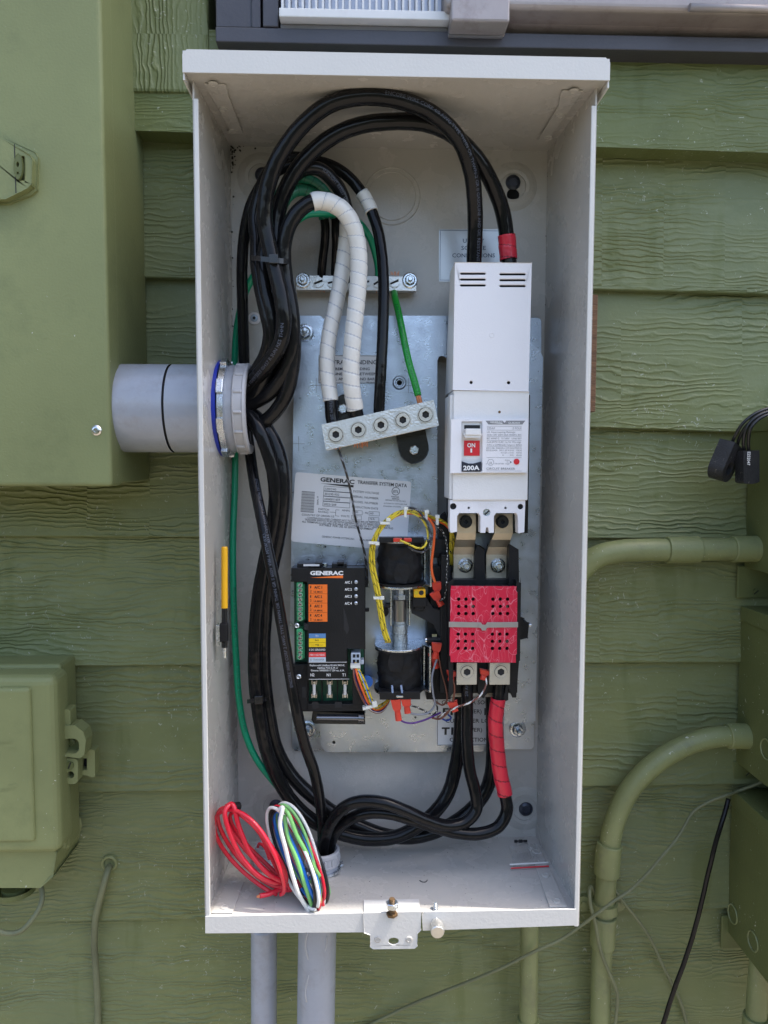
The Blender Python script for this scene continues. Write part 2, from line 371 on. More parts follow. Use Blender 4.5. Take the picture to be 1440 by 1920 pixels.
M_green_b = mat('bright_green_insulation', (.01, .28, .03), .28, bump=.3, bscale=260)
M_pvc = mat('grey_pvc', (.34, .36, .41), .22, bump=.3, bscale=150, var=.10, vscale=14, dirt=.45, dirt_col=(.22, .19, .16), specks=.5, speck_col=(.2, .18, .16))
M_pvcl = mat('light_grey_pvc', (.42, .42, .44), .38, bump=.2, bscale=200, var=.05, vscale=10)
M_blue = mat('blue_gasket', (.01, .03, .35), .4)
M_label = mat('label_film', (.70, .70, .71), .32, bump=.15, bscale=60, var=.03, vscale=20)
M_labels = mat('silver_label', (.52, .54, .56), .25, metal=.35, var=.06, vscale=20)
M_ink = mat('black_ink', (.015, .015, .018), .4)
M_inkg = mat('grey_ink', (.22, .22, .23), .5)
M_inkb = mat('blue_black_ink', (.01, .02, .06), .4)
M_inkw = mat('white_ink', (.75, .75, .75), .5)
M_inkj = mat('jacket_print', (.085, .095, .13), .6)
M_jgr = mat('dark_print', (.005, .06, .03), .6)
M_red = mat('red_plastic', (.62, .02, .03), .35)
M_conn = mat('red_vinyl_terminal', (.58, .05, .03), .28, var=.15, vscale=80)
M_orange = mat('orange_print', (.85, .17, .02), .4)
M_yel = mat('yellow_plastic', (.80, .42, .01), .35, bump=.3)
M_yellow_w = mat('yellow_insulation', (.66, .50, .03), .32, var=.08, vscale=80)
M_orange_w = mat('orange_insulation', (.80, .13, .03), .32)
M_black_w = mat('black_insulation', (.015, .015, .016), .3)
M_white_w = mat('white_insulation', (.70, .69, .66), .32)
M_grey_w = mat('grey_insulation', (.22, .23, .26), .35)
M_brown_w = mat('brown_insulation', (.16, .055, .035), .35)
M_purple_w = mat('purple_insulation', (.09, .02, .20), .35)
M_blue_w = mat('blue_insulation', (.01, .16, .60), .3)
M_dblue_w = mat('dark_blue_insulation', (.01, .04, .25), .3)
M_red_w = mat('red_insulation', (.66, .012, .035), .25, coat=.3)
M_lgreen_w = mat('light_green_insulation', (.20, .50, .15), .3)
M_nylon = mat('natural_nylon', (.66, .66, .60), .35)
M_pcb = mat('green_circuit_board', (.005, .075, .035), .35, bump=1, bscale=700, var=.3, vscale=120)
M_term = mat('green_terminal_block', (.06, .36, .16), .4)
M_copper = mat('bare_copper', (.75, .30, .15), .35, metal=1, var=.2, vscale=200)
M_rust = mat('rusty_thread', (.16, .095, .045), .5, metal=.6, bump=1, bscale=600)
M_wood = mat('bare_cedar', (.15, .075, .035), .7, bump=2, bscale=120, var=.35, vscale=30, stretch=(1, 1, 6))
M_frame = mat('dark_bronze_frame', (.052, .050, .060), .42, bump=.4, bscale=300, var=.15, vscale=10, specks=.4, speck_col=(.3, .3, .32))
M_acw = mat('white_ac_plastic', (.66, .655, .65), .4, dirt=.15, var=.03)
M_acb = mat('weathered_ac_metal', (.32, .28, .27), .42, metal=.25, bump=.5, bscale=120, var=.15, vscale=12, dirt=.5, dirt_col=(.10, .06, .05))
M_acd = mat('ac_grey_metal', (.17, .165, .17), .5, dirt=.4, var=.2, vscale=10)
M_fin = mat('aluminium_fin', (.62, .63, .68), .35, metal=.6)
M_mould = mat('black_debris', (.015, .014, .012), .9)
M_clear = mat('clear_plastic_film', (.9, .9, .9), .12, trans=.9, alpha=.45)

# ------------------------------------------------------------------ setting: ground, house wall
WY = .046                                        # plane of the sheathing behind the laps
g = MB(); g.add([(-60, -60, -1.35), (60, -60, -1.35), (60, 60, -1.35), (-60, 60, -1.35)], [(0, 1, 2, 3)])
struct(g.build('ground', mat('pale_gravel', (.20, .175, .14), .9, var=.2, vscale=3, bump=3, bscale=40)))
wall = thing('house_wall', (0, .06, -1.35), 'olive green painted lap siding wall behind all the electrical boxes', 'wall')
def lvl(pl, pr, Y):                               # a lap edge through one point left and one right of the enclosure
    a, c = at(310, pl, Y), at(1250, pr, Y); return (a.z - (a.x) * (c.z - a.z) / (c.x - a.x), (c.z - a.z) / (c.x - a.x))
YLAP = .0295
rowl = [lvl(a_, c_, YLAP) for a_, c_ in ((521, 546), (775, 806), (1007, 1010), (1248, 1243), (1484, 1473), (1725, 1706), (1935, 1913))]
zrow = [r_[0] for r_ in rowl]
step = zrow[4] - zrow[5]
zb = [(lvl(243, 277, .004)[0] + .05, .012)] + rowl
while zb[-1][0] > -1.3: zb.append((zb[-1][0] - step, 0))
mb = MB(); XL, XR = -3.2, 3.2
rows = list(zip(zb, zb[1:]))
for (zt_, st_), (zl, sl_) in rows:              # each lap: bottom edge stands proud, top tucks under the one above
    yb, yt = YLAP, .0425
    zt2 = zt_ + .012; q_ = lambda x, z, s_: z + s_ * x
    a_, c_, d_, e_ = q_(XL, zl, sl_), q_(XR, zl, sl_), q_(XR, zt2, st_), q_(XL, zt2, st_)
    mb.add([(XL, yb, a_ + .0012), (XR, yb, c_ + .0012), (XR, yt, d_), (XL, yt, e_)], [(0, 1, 2, 3)])
    mb.add([(XL, yb + .0012, a_), (XR, yb + .0012, c_), (XR, yb, c_ + .0012), (XL, yb, a_ + .0012)], [(0, 1, 2, 3)])
    mb.add([(XL, yb + .0012, a_), (XR, yb + .0012, c_), (XR, .0465, c_), (XL, .0465, a_)], [(3, 2, 1, 0)])
mb.box(XL, XR, .060, .10, -1.35, zb[0][0])
M_sid = siding_mat('lap_siding_paint', (.166, .190, .088), zrow)
mb.build('siding', M_sid, wall)
# frieze board under the window
zf, zfs = lvl(244, 277, .004); ztop = at(900, 60, -.005).z
M_frz = siding_mat('frieze_paint', (.130, .155, .062), [9], grain=.55)
b = MB(); b.prism([(XL, zf + zfs * XL), (XR, zf + zfs * XR), (XR, ztop), (XL, ztop)], .004, .047); b.build('frieze_board', M_frz, wall, bevel=.0015)
M_cor = siding_mat('casing_paint', (.165, .19, .09), [9], grain=.9, vertical=True)
zc = at(330, 172, .0).z; XW = at(390, 40, .0).x
MB().box(XL, XW, .0005, .047, zc, 1.8).build('window_casing', M_cor, wall, bevel=.003)
MB().box(XW, XR, .14, .16, ztop, 1.8).build('upper_wall', M_cor, wall)
MB().box(XL, XR, .10, .105, -1.35, 1.8).build('sheathing', M_dark, wall)
MB().box(XL, XR, -.253, .10, 2.30, 2.42).build('shading_eave', M_cor, wall, bevel=.004)  # unseen eave, added with its overhang set to shade the wall
# added dark slope behind the viewer, cuts off the bright low sky
hb = MB(); rr0 = random.Random(5); nx_, nz_ = 60, 14; v_ = []
for j in range(nz_ + 1):
    for i in range(nx_ + 1):
        x = -12 + 24 * i / nx_; t = j / nz_; v_.append((x, -3.2 - 2.2 * t - .5 * math.sin(t * 9 + x) * t + rr0.uniform(-.15, .15), -1.36 + 2.15 * t + rr0.uniform(-.12, .12) * (j > 0)))
hb.add(v_, [(j * (nx_ + 1) + i, j * (nx_ + 1) + i + 1, (j + 1) * (nx_ + 1) + i + 1, (j + 1) * (nx_ + 1) + i) for j in range(nz_) for i in range(nx_)])
struct(hb.build('horizon_blocker', mat('dark_blocker', (.035, .045, .022), .9, var=.5, vscale=5)))
b = MB(); b.bpx(1092, 552, 1119, 772, .0035, .0325); b.build('shim_block', M_wood, wall, bevel=.0008)

# ------------------------------------------------------------------ fasteners used all over
def hexbolt(root, c, r, h=.003, name='bolt', washer=True, m=None, ax=(0, -1, 0), ph=.3, tip=0):
    b = MB(); c = Vector(c); ax = Vector(ax)
    if washer: b.lathe(c, ax, [(r * 1.45, 0), (r * 1.45, .0010), (r * 1.3, .0014), (0, .0014)], 28)
    b.lathe(c + ax * .0012, ax, [(r, 0), (r, h), (r * .84, h + .0006), (0, h + .0006)], 6, False, ph=ph)
    if tip: b.lathe(c + ax * .001, ax, [(r * .48, 0), (r * .48, tip * .86), (r * .38, tip), (0, tip)], 16)
    else: b.lathe(c + ax * (h + .001), ax, [(r * .5, 0), (r * .5, .0010), (0, .0010)], 16)
    return b.build(name, m or M_zinc, root, bevel=.00025)
def slot_screw(root, c, r, ang=.4, name='slotted_screw', m=None, h=.0016):
    b = MB(); c = Vector(c); g_ = r * .2
    b.lathe(c, (0, -1, 0), [(r * 1.02, 0), (r * 1.02, h * .45), (0, h * .45)], 24)
    MB().lathe(c + Vector((0, -h * .46, 0)), (0, -1, 0), [(r * .86, 0), (0, .00005)], 16).build('slot', M_dark, root)  # dark disc paints the shade down in the screw slot
    for sgn in (0, math.pi):
        a0 = math.asin(g_ / r); pts = [(c.x + r * math.cos(t + ang + sgn), c.z + r * math.sin(t + ang + sgn)) for t in [a0 + (math.pi - 2 * a0) * k / 12 for k in range(13)]]
        b.prism(pts, c.y - h, c.y - h * .4)
    return b.build(name, m or M_alu, root, bevel=.0002)
def socket_screw(root, c, r, h=.0025, m=None, name='lug_screw', hexr=.44):
    c = Vector(c); m = m or M_lug
    b = MB(); cir = lambda q, n, ph=0: [(c.x + q * math.cos(ph + 2 * math.pi * k / n), c.z + q * math.sin(ph + 2 * math.pi * k / n)) for k in range(n)]
    b.prism(cir(r * .80, 28), c.y - h, c.y + .001, [cir(r * hexr, 6, .5)])
    b.prism(cir(r, 28), c.y - h * .45, c.y + .001, [cir(r * .86, 28)])
    o = b.build(name, m, root, bevel=.0003)
    MB().lathe((c.x, c.y - .0003, c.z), (0, -1, 0), [(r * .87, 0), (0, 0.0001)], 24).build('socket_shade', M_dark, root)  # black disc paints the shadow in the hex hole and ring groove
    return o
def rivet(root, c, n, r=.0045):
    MB().lathe(c, n, [(r, 0), (r * .93, .0009), (r * .62, .0012), (r * .55, .0008), (0, .0008)], 20).build('rivet', M_enc, root)

# ------------------------------------------------------------------ the open enclosure
D = .1419; WB, WF = .1715, .17875; ZF = -.38555; ZC = .38555; ZCF = .3836
enc = thing('enclosure', (0, .0035, ZF), 'open grey steel enclosure with a hooded top, in the middle of the wall', 'enclosure')
wz = at(386, 1748, -D).z
def cpx(p, Y): q = at(p[0], p[1], Y); return (q.x, q.z)
kh = [(962, 345, 9), (962, 365, 12)]
holes = [[cpx(p, 0) for p in circ(a, b_, r, 20)] for a, b_, r in kh[1:]]
b = MB(); b.prism([(-WB, ZF), (WB, ZF), (WB, ZC), (-WB, ZC)], 0, .0016, holes); b.build('back_panel', M_enc, enc)
for s_, nm in ((-1, 'left'), (1, 'right')):
    t = .0016 * s_
    b = MB(); b.hexa([(s_ * WB, 0.0016, wz), (s_ * WF, -D, wz), (s_ * WF, -D, ZCF), (s_ * WB, .0016, ZC)],
                     [(s_ * WB + t, 0.0016, wz), (s_ * WF + t, -D, wz), (s_ * WF + t, -D, ZCF), (s_ * WB + t, .0016, ZC)])
    b.build('side_wall', M_enc, enc)
    b = MB(); b.box(min(s_ * (WF - .0036), s_ * (WF + .0004)), max(s_ * (WF - .0036), s_ * (WF + .0004)), -D - .0016, -D + .0006, wz, at(363, 186, -D).z)
    b.build('rim', M_encw, enc, bevel=.0006)
b = MB(); b.hexa([(-WB, .0012, ZF), (WB, .0012, ZF), (WF, -D + .001, ZF), (-WF, -D + .001, ZF)], [(-WB, .0012, ZF - .0016), (WB, .0012, ZF - .0016), (WF, -D + .001, ZF - .0016), (-WF, -D + .001, ZF - .0016)])
b.build('floor_panel', M_enc, enc)
# hood
hx0, hx1 = at(342, 120, -.157).x, at(1144, 125, -.157).x; hz1 = at(740, 100, -.157).z; hz0 = at(740, 141.5, -.157).z
b = MB(); b.hexa([(hx0 + .0016, -.1555, hz0), (hx1 - .0016, -.1555, hz0), (hx1 - .0016, .003, ZC), (hx0 + .0016, .003, ZC)],
                 [(hx0 + .0016, -.1555, hz0 + .0016), (hx1 - .0016, -.1555, hz0 + .0016), (hx1 - .0016, .003, ZC + .0016), (hx0 + .0016, .003, ZC + .0016)])
b.build('ceiling_panel', M_enc, enc)
b = MB(); ch = .004
b.prism([(hx0 + ch, hz1), (hx1 - ch, hz1), (hx1, hz1 - ch), (hx1, hz0 - .0006), (hx0, hz0 - .0006), (hx0, hz1 - ch)], -.157, -.1556)
b.build('hood_front', M_encw, enc, bevel=.0008, seg=3)
b = MB(); b.hexa([(hx0, -.1554, hz1 - .0003), (hx1, -.1554, hz1 - .0003), (hx1, .003, hz1 + .006), (hx0, .003, hz1 + .006)], [(hx0, -.1554, hz1 - .002), (hx1, -.1554, hz1 - .002), (hx1, .003, hz1 + .004), (hx0, .003, hz1 + .004)])
for X0, X1 in ((hx0, hx0 + .0014), (hx1 - .0014, hx1)): b.box(X0, X1, -.1554, .003, hz0 - .0062, hz1 - .002)
b.build('hood', M_encw, enc)
# corner straps with rivets
def strapz(pts, z, up, thick=.0016):
    A = [atz(p[0], p[1], z) for p in pts]; A = [Vector((p.x, max(p.y, -D + .0035) if up < 0 else p.y, z)) for p in A]
    MB().hexa(A, [p + Vector((0, 0, up * thick)) for p in A]).build('corner_strap', M_enc, enc, bevel=.0005)
strapz([(374, 134), (411, 134), (424, 158), (429, 178), (456, 248), (434, 248)], hz0 - .0001, -1)
strapz([(1104, 151), (1063, 151), (1050, 178), (1047, 196), (1008, 262), (1028, 262)], hz0 - .0001, -1)
for px, py in ((400, 157), (419, 205), (435, 246), (1076, 170), (1051, 217), (1029, 258)): rivet(enc, atz(px, py, hz0 - .0017), (0, 0, -1))
strapz([(450, 1600), (478, 1600), (436, 1714), (396, 1714)], ZF + .0001, 1)
strapz([(988, 1580), (1007, 1580), (1064, 1702), (1030, 1702)], ZF + .0001, 1)
for px, py in ((437, 1650), (421, 1701), (1005, 1597), (1023, 1641), (1044, 1689)): rivet(enc, atz(px, py, ZF + .0016), (0, 0, 1))
# bottom lip, latch bracket
YL = -D - .0023
lipL = [(385, 1719), (679, 1712), (684, 1718), (684, 1748), (385, 1750)]
lipR = [(791, 1716), (796, 1710), (1080, 1705), (1080, 1735), (793, 1745)]
for l in (lipL, lipR):
    b = MB(); b.ppx(l, YL, YL + .0015); b.build('front_lip', M_encw, enc, bevel=.0005)
YB = YL - .0022
lat = [(682, 1713), (789, 1710), (789, 1744), (783, 1750), (782, 1774), (777, 1778), (700, 1779), (694, 1775), (694, 1753), (683, 1749)]
b = MB(); b.ppx(lat, YB, YB + .0018, [circ(738, 1765, 9.5, 20, 6.5)]); lb = b.build('latch_bracket', M_encw, enc, bevel=.0005)
b = MB(); q0 = at(682, 1713, YB); q1 = at(789, 1713, YB); b.box(q0.x, q1.x, YB + .0005, -D + .02, ZF + .0002, ZF + .0019); b.build('latch_tongue', M_encw, enc, bevel=.0004)
for px in (708, 767): rivet(enc, at(px, 1761, YB), (0, -1, 0), .0032)
# bumps and dimples pressed in the back panel
M_steeld = mat('dark_screw', (.05, .055, .075), .3, metal=.6)
def ring(px, py, prof, name, m=None):
    q = at(px, py, 0); MB().lathe(q, (0, -1, 0), prof, 48).build(name, m or M_enc, enc)
ring(735, 368, [(.0310, 0), (.0303, .0007), (.0296, 0.0002), (.0262, .0002), (.0257, .0006), (.0250, .0001), (0, .0001)], 'knockout')
for px, py in ((490, 332), (962, 350), (517, 1512), (984, 1516)):
    ring(px, py, [(.0262, 0), (.022, .0012), (.0175, .0020), (.014, .0016), (.0135, 0.0002)] , 'mounting_dimple')
for px, py in ((962, 342), (492, 328), (518, 1512), (986, 1517)):
    q = at(px, py, -.0005); MB().lathe(q, (0, -1, 0), [(.0082, 0), (.0078, .0012), (.005, .0024), (.0048, .0012), (0, .0012)], 28).build('mounting_screw', M_steeld, enc)
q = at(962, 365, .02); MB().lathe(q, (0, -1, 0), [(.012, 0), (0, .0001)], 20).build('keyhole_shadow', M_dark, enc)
q = at(477, 597, -.0002)
MB().lathe(q, (0, -1, 0), [(.0068, 0), (.0066, .0014), (.0042, .0018)], 28).build('washer', M_white, enc)
MB().lathe(q + Vector((0, -.0012, 0)), (0, -1, 0), [(.0042, 0), (.0038, .0012), (0, .0014)], 20).build('washer_screw', M_galv, enc)
MB().lathe(q + Vector((0, -.0027, 0)), (0, -1, 0), [(.0019, 0), (0, .0001)], 5).build('screw_recess', M_dark, enc)

# stickers on the back panel
def sticker(rect, Y, parent, name, m, label=None, r=3, pts=None, border=None):
    b = MB(); b.ppx(pts or rrect(*rect, r, 3), Y, Y + .0003); o = b.build(name, m, parent)
    if label: o['label'] = label
    return o
def outline(mb, x0, y0, x1, y1, Y, wpx=.8):
    for a, c, d, e in ((x0, y0, x1, y0 + wpx), (x0, y1 - wpx, x1, y1), (x0, y0 + wpx, x0 + wpx, y1 - wpx), (x1 - wpx, y0 + wpx, x1, y1 - wpx)):
        mb.bpx(a, c, d, e, Y, Y + .0001)
us = sticker((823, 430, 949, 528), -.0005, enc, 'sticker', M_labels, 'silver sticker lettered UTILITY SOURCE CONNECTIONS')
b = MB(); Y = -.0007
b.text('UTILITY', (868, 455), (908, 455), 7.5, Y, .01); b.text('SOURCE', (865, 468.5), (911, 468.5), 7.5, Y, .01); b.text('CONNECTIONS', (848, 482.5), (928, 482.5), 7.5, Y, .01)
outline(b, 825, 432, 947, 526, Y); b.build('lettering', M_inkb, us)

# stud bolt and thumb screw at the lip, debris
s1 = atz(735, 1716, ZF + .002)
st = thing('stud_bolt', s1, 'rust-stained stud bolt with a hex nut standing on the latch tongue of the enclosure', 'bolt')
MB().lathe(s1, (0, 0, 1), [(.0028, 0)] + [(.0028 - .0003 * (k % 2), .001 * k) for k in range(1, 17)] + [(.0026, .0165), (0, .0165)], 18).build('thread', M_rust, st)
MB().lathe(s1 + Vector((0, 0, .0075)), (0, 0, 1), [(.0058, 0), (.0062, .0006), (.0062, .0050), (.0056, .0056), (0, .0056)], 6, False).build('nut', M_zinc, st, bevel=.0003)
MB().lathe(s1, (0, 0, 1), [(.0056, 0), (.0056, .0022), (0, .0022)], 6, False).build('base_nut', M_rust, st, bevel=.0003)
s2 = at(818, 1730, YL)
ts = thing('thumb_screw', s2, 'knurled thumb screw in the front lip, right of the latch bracket', 'screw')
b = MB(); ax = Vector((0, -1, -.10)).normalized()
n = 44; prof = [(0.0062, .003), (.0064, .0035), (.0064, .0125), (.0058, .0132), (0, .0132)]
b.lathe(s2, ax, [(.0050, 0), (.0050, .002), (.0040, .0021), (.0040, .003), (.0062, .003)], 28)
for k in range(30):
    a = 2 * math.pi * k / 30; u = Vector((math.cos(a), 0, math.sin(a)))
    b.cyl(s2 + u * .0061 + ax * .0035, s2 + u * .0061 + ax * .0122, .0005, n=5)
b.lathe(s2, ax, prof, 40); b.build('knob', M_alu, ts)
MB().lathe(s2 + Vector((0, .0005, .0015)), (0, .55, .83), [(.0025 - .0003 * (k % 2), .001 * k) for k in range(0, 17)] + [(0, .016)], 16).build('thread', M_zinc, ts)

# ------------------------------------------------------------------ galvanised sub-panel
YP = -.024
pan = thing('mounting_plate', at(780, 1400, YP), 'large galvanised steel mounting plate bolted to the back of the enclosure', 'mounting plate')
po = [(604, 600), (614, 592), (992, 592), (992, 640), (1012, 656), (1018, 670), (1004, 1352), (948, 1358), (944, 1400), (938, 1409), (612, 1410), (603, 1402), (598, 1350), (582, 1342), (548, 1340), (541, 1330), (552, 668), (560, 650), (592, 648), (600, 640)]
slot = [(820, 676), (823, 669), (829, 667), (839, 672), (839, 1160), (820, 1160)]
b = MB(); b.ppx(po, YP, YP + .0022, [slot, circ(749, 717.5, 5, 14), circ(610, 1025, 2, 8), circ(626, 1392, 3, 10), circ(779, 1345, 2, 8)]); b.build('plate', M_galv, pan, bevel=.0012, seg=3)
b = MB(); ed = [at(a, c, YP + .001) for a, c in po]
for a_, c_ in zip(ed, ed[1:] + ed[:1]):       # drawn skirt of the plate
    b.hexa([a_, c_, Vector((c_.x * 1.006, -.0012, c_.z))], [a_ * 1, c_ * 1, Vector((a_.x * 1.006, -.0012, a_.z))]) if False else b.add([a_, c_, Vector((c_.x + .001 * (1 if c_.x > .05 else -1), -.0012, c_.z)), Vector((a_.x + .001 * (1 if a_.x > .05 else -1), -.0012, a_.z))], [(0, 1, 2, 3)])
b.build('plate_skirt', M_galv, pan)
for (x0, y0, x1, y1) in ((552, 592, 606, 664), (984, 596, 1015, 664), (548, 1334, 606, 1408), (940, 1340, 1001, 1405)):
    b = MB(); b.ppx(rrect(x0, y0, x1, y1, 8), -.0042, -.0016); b.build('mounting_tab', M_galv, pan, bevel=.0006)
q = at(749, 717.5, YP - .0004); MB().lathe(q, (0, -1, 0), [(.0075, 0), (.0062, .0012), (.0046, .0012), (.0030, -.002)], 28).build('extruded_hole', M_galv, pan)
for px, py in ((572, 624), (577, 1367), (970, 1367)):
    q = at(px, py, -.0044); b = MB()
    b.lathe(q, (0, -1, 0), [(.0095, 0), (.0095, .0010), (.0080, .0016), (.0065, .0018)], 28)
    b.lathe(q + Vector((0, -.0015, 0)), (0, -1, 0), [(.0062, 0), (.0062, .0042), (.0052, .0048), (0, .0048)], 6, False, ph=.4)
    b.lathe(q, (0, -1, 0), [(.0029 - .0002 * (k % 2), .001 * k) for k in range(0, 16)] + [(0, .0158)], 14)
    b.build('stud_nut', M_zinc, pan)
for cx, cy in ((593, 723), (766, 723), (560, 832)):       # scribed crosses
    b = MB(); b.bpx(cx - 11, cy - .4, cx + 11, cy + .4, YP - .0001, YP + .0002); b.bpx(cx - .4, cy - 14, cx + .4, cy + 14, YP - .0001, YP + .0002); b.build('scribe_mark', M_inkg, pan)
# neutral bonding sticker
nb = sticker((597, 666, 709, 719), YP - .0004, pan, 'sticker', M_label, 'white sticker lettered NEUTRAL BONDING'); b = MB(); Y = YP - .0006
outline(b, 597.6, 666.6, 708.4, 718.4, Y, .9)
b.text('NEUTRAL BONDING', (602, 683), (707, 683), 8, Y, .012); b.text('TO REMOVE BONDING', (616, 694), (693, 694), 5, Y, .015)
b.text('CONNECTION BETWEEN', (613, 703.5), (706, 703.5), 5, Y, .015); b.text('NEUTRAL AND GROUND BARS', (600, 713), (706, 713), 5, Y, .015); b.text('0K1919', (687, 718), (702, 718), 2.4, Y, .01)
b.build('lettering', M_ink, nb)
# data sticker
def quad_round(c, r=6):
    out = []; n = len(c)
    for i in range(n):
        p = Vector(c[i]); a = (Vector(c[i - 1]) - p).normalized(); d = (Vector(c[(i + 1) % n]) - p).normalized()
        for k in range(5):
            t = k / 4; q = (p + a * r).lerp(p, t).lerp(p.lerp(p + d * r, t), t); out.append((q.x, q.y))
    return out
ds = sticker(None, YP - .0004, pan, 'sticker', M_label, 'large white data sticker lettered TRANSFER SYSTEM DATA', pts=quad_round([(554, 885), (771.5, 903), (762, 1034), (545.5, 1015.5)]))
Y = YP - .0006; b = MB()
def Z7(x, y): return (540 + x / 4.8, 870 + y / 4.8)
def T7(t, x0, y0, x1, y1, h, bold=0): b.text(t, Z7(x0, y0), Z7(x1, y1), h, Y, bold)
T7('GENERAC', 290, 155, 597, 180, 8, .035); b.ppx([Z7(290, 174), Z7(590, 190), Z7(590, 211), Z7(520, 205)], Y, Y + .0001)
T7('TRANSFER SYSTEM DATA', 625, 177, 1070, 210, 6.5, .02)
for i, (t, l) in enumerate((('120/240', 'SYSTEM VOLTAGE'), ('3012951922', 'SERIAL NUMBER'), ('10000011659', 'MODEL NUMBER'), ('20221209', 'PRODUCTION DATE'))):
    yy = 232 + 46 * i; x = 325 - 3 * i
    T7(t, x + 8, yy, x + 8 + 10 * len(t) + 30, yy + 8, 4.2); T7(l, 586 - 4 * i, yy + 22, 586 - 4 * i + (232 if i != 3 else 236), yy + 42, 4.0)
    for P0, P1, P2, P3 in (((x, yy - 34), (x + 240, yy - 16), (x + 239, yy + 26), (x - 3, yy + 8)),):
        for A, B in ((P0, P1), (P1, P2), (P2, P3), (P3, P0)):
            a, c = at(*Z7(*A), Y), at(*Z7(*B), Y); d = (c - a).normalized(); nn = Vector((-d.z, 0, d.x)) * .00016; b.add([a - nn, c - nn, c + nn, a + nn], [(0, 1, 2, 3)])
def ln(A, B, wd=.00016):
    a, c = at(*Z7(*A), Y), at(*Z7(*B), Y); d = (c - a).normalized(); nn = Vector((-d.z, 0, d.x)) * wd; b.add([a - nn, c - nn, c + nn, a + nn], [(0, 1, 2, 3)])
T7('SWITCH', 272, 412, 368, 420, 3.6); T7('RATING', 272, 436, 362, 444, 3.6); T7('AMPS', 484, 424, 556, 430, 3.6); T7('VOLTS', 475, 474, 552, 480, 3.6)
ln((375, 432), (428, 436)); ln((430, 412), (428, 466)); ln((430, 412), (462, 414)); ln((428, 466), (460, 470))
T7('200', 590, 440, 630, 443, 4); T7('- Hz', 676, 447, 722, 450, 4); T7('60', 740, 452, 768, 454, 4); T7('250', 580, 488, 622, 491, 4); T7('N/A', 736, 502, 780, 505, 4)
for x, y, w_, h_ in ((580, 416, 88, 36), (730, 426, 92, 36), (572, 462, 88, 36), (726, 478, 92, 36)):
    ln((x, y), (x + w_, y + 6)); ln((x, y + h_), (x + w_, y + h_ + 6)); ln((x, y), (x, y + h_)); ln((x + w_, y + 6), (x + w_, y + h_ + 6))
T7('COUNTRY OF ORIGIN US', 124, 464, 416, 482, 4)
T7('- CONTINUOUS LOAD CURRENT NOT TO EXCEED 80% OF SWITCH RATING', 160, 490, 888, 545, 3.6, .008); T7('TRANSFER SWITCH FOR USE WITH GENERAC RG & QT SERIES GENERATORS', 150, 508, 915, 566, 3.6, .008)
T7('ALL TERMINALS LUGS ARE SUITABLE FOR CU/AL WIRE OF AT LEAST 75C RATING', 125, 526, 945, 588, 3.6, .008); T7('SUITABLE  FOR USE AS SERVICE EQUIPMENT', 282, 556, 770, 596, 3.8, .008)
T7('GENERAC POWER SYSTEMS INC.', 305, 660, 600, 684, 3.6); T7('WAUKESHA WI', 640, 690, 830, 700, 3.4)
for k in range(22):
    y = 246 + 8.6 * k; hh = 3.2 if k % 3 else 5.2
    ln((124 - k * .5, y), (242 - k * .5, y + 9), .00012 * hh / 2.4)
T7('# 76982', 262, 290, 260, 368, 3)
c_ = Z7(970, 245); r_ = 7.2; pts = [at(p[0], p[1], Y) for p in circ(c_[0], c_[1], r_, 24)]
for a, d in zip(pts, pts[1:] + pts[:1]): e_ = (d - a).normalized(); nn = Vector((-e_.z, 0, e_.x)) * .0003; b.add([a - nn, d - nn, d + nn, a + nn], [(0, 1, 2, 3)])
T7('ETL', 948, 256, 994, 260, 4.5, .02); T7('Intertek', 930, 298, 1000, 303, 2.6, .02); T7('4009743', 935, 318, 1000, 322, 2.4, .02)
T7('CERTIFIED TO CSA STD C22.2', 875, 328, 1058, 342, 2.2, .01); T7('AUTOMATIC SWITCHES FOR', 862, 358, 1070, 370, 2.4); T7('STANDBY SYSTEMS', 858, 384, 1015, 392, 2.4)
b.build('lettering', M_ink, ds)
# lower sticker
ls = sticker((819, 1306, 946, 1398), YP - .0004, pan, 'sticker', M_label, 'white sticker lettered T1 T3 CONNECTIONS below the contactor'); b = MB(); Y = YP - .0006
outline(b, 820, 1307, 945, 1397, Y, .8)
b.text('GENERATOR SOURCE', (828, 1320.5), (937, 1320.5), 8, Y, .012); b.text('E1', (830, 1340), (849, 1340), 13, Y, .045); b.text('(POWER)', (858, 1337.5), (903, 1337.5), 8, Y, .01); b.text('E3', (908, 1340), (928, 1340), 13, Y, .045)
b.text('CUSTOMER LOAD', (835, 1355), (935, 1355), 8, Y, .012); b.text('T1', (828, 1377), (850, 1377), 14, Y, .045); b.text('(POWER)', (858, 1372), (904, 1372), 8, Y, .01); b.text('T3', (911, 1377), (935, 1377), 14, Y, .045)
b.text('CONNECTIONS', (843, 1390.5), (920, 1390.5), 8, Y, .012); b.build('lettering', M_ink, ls)

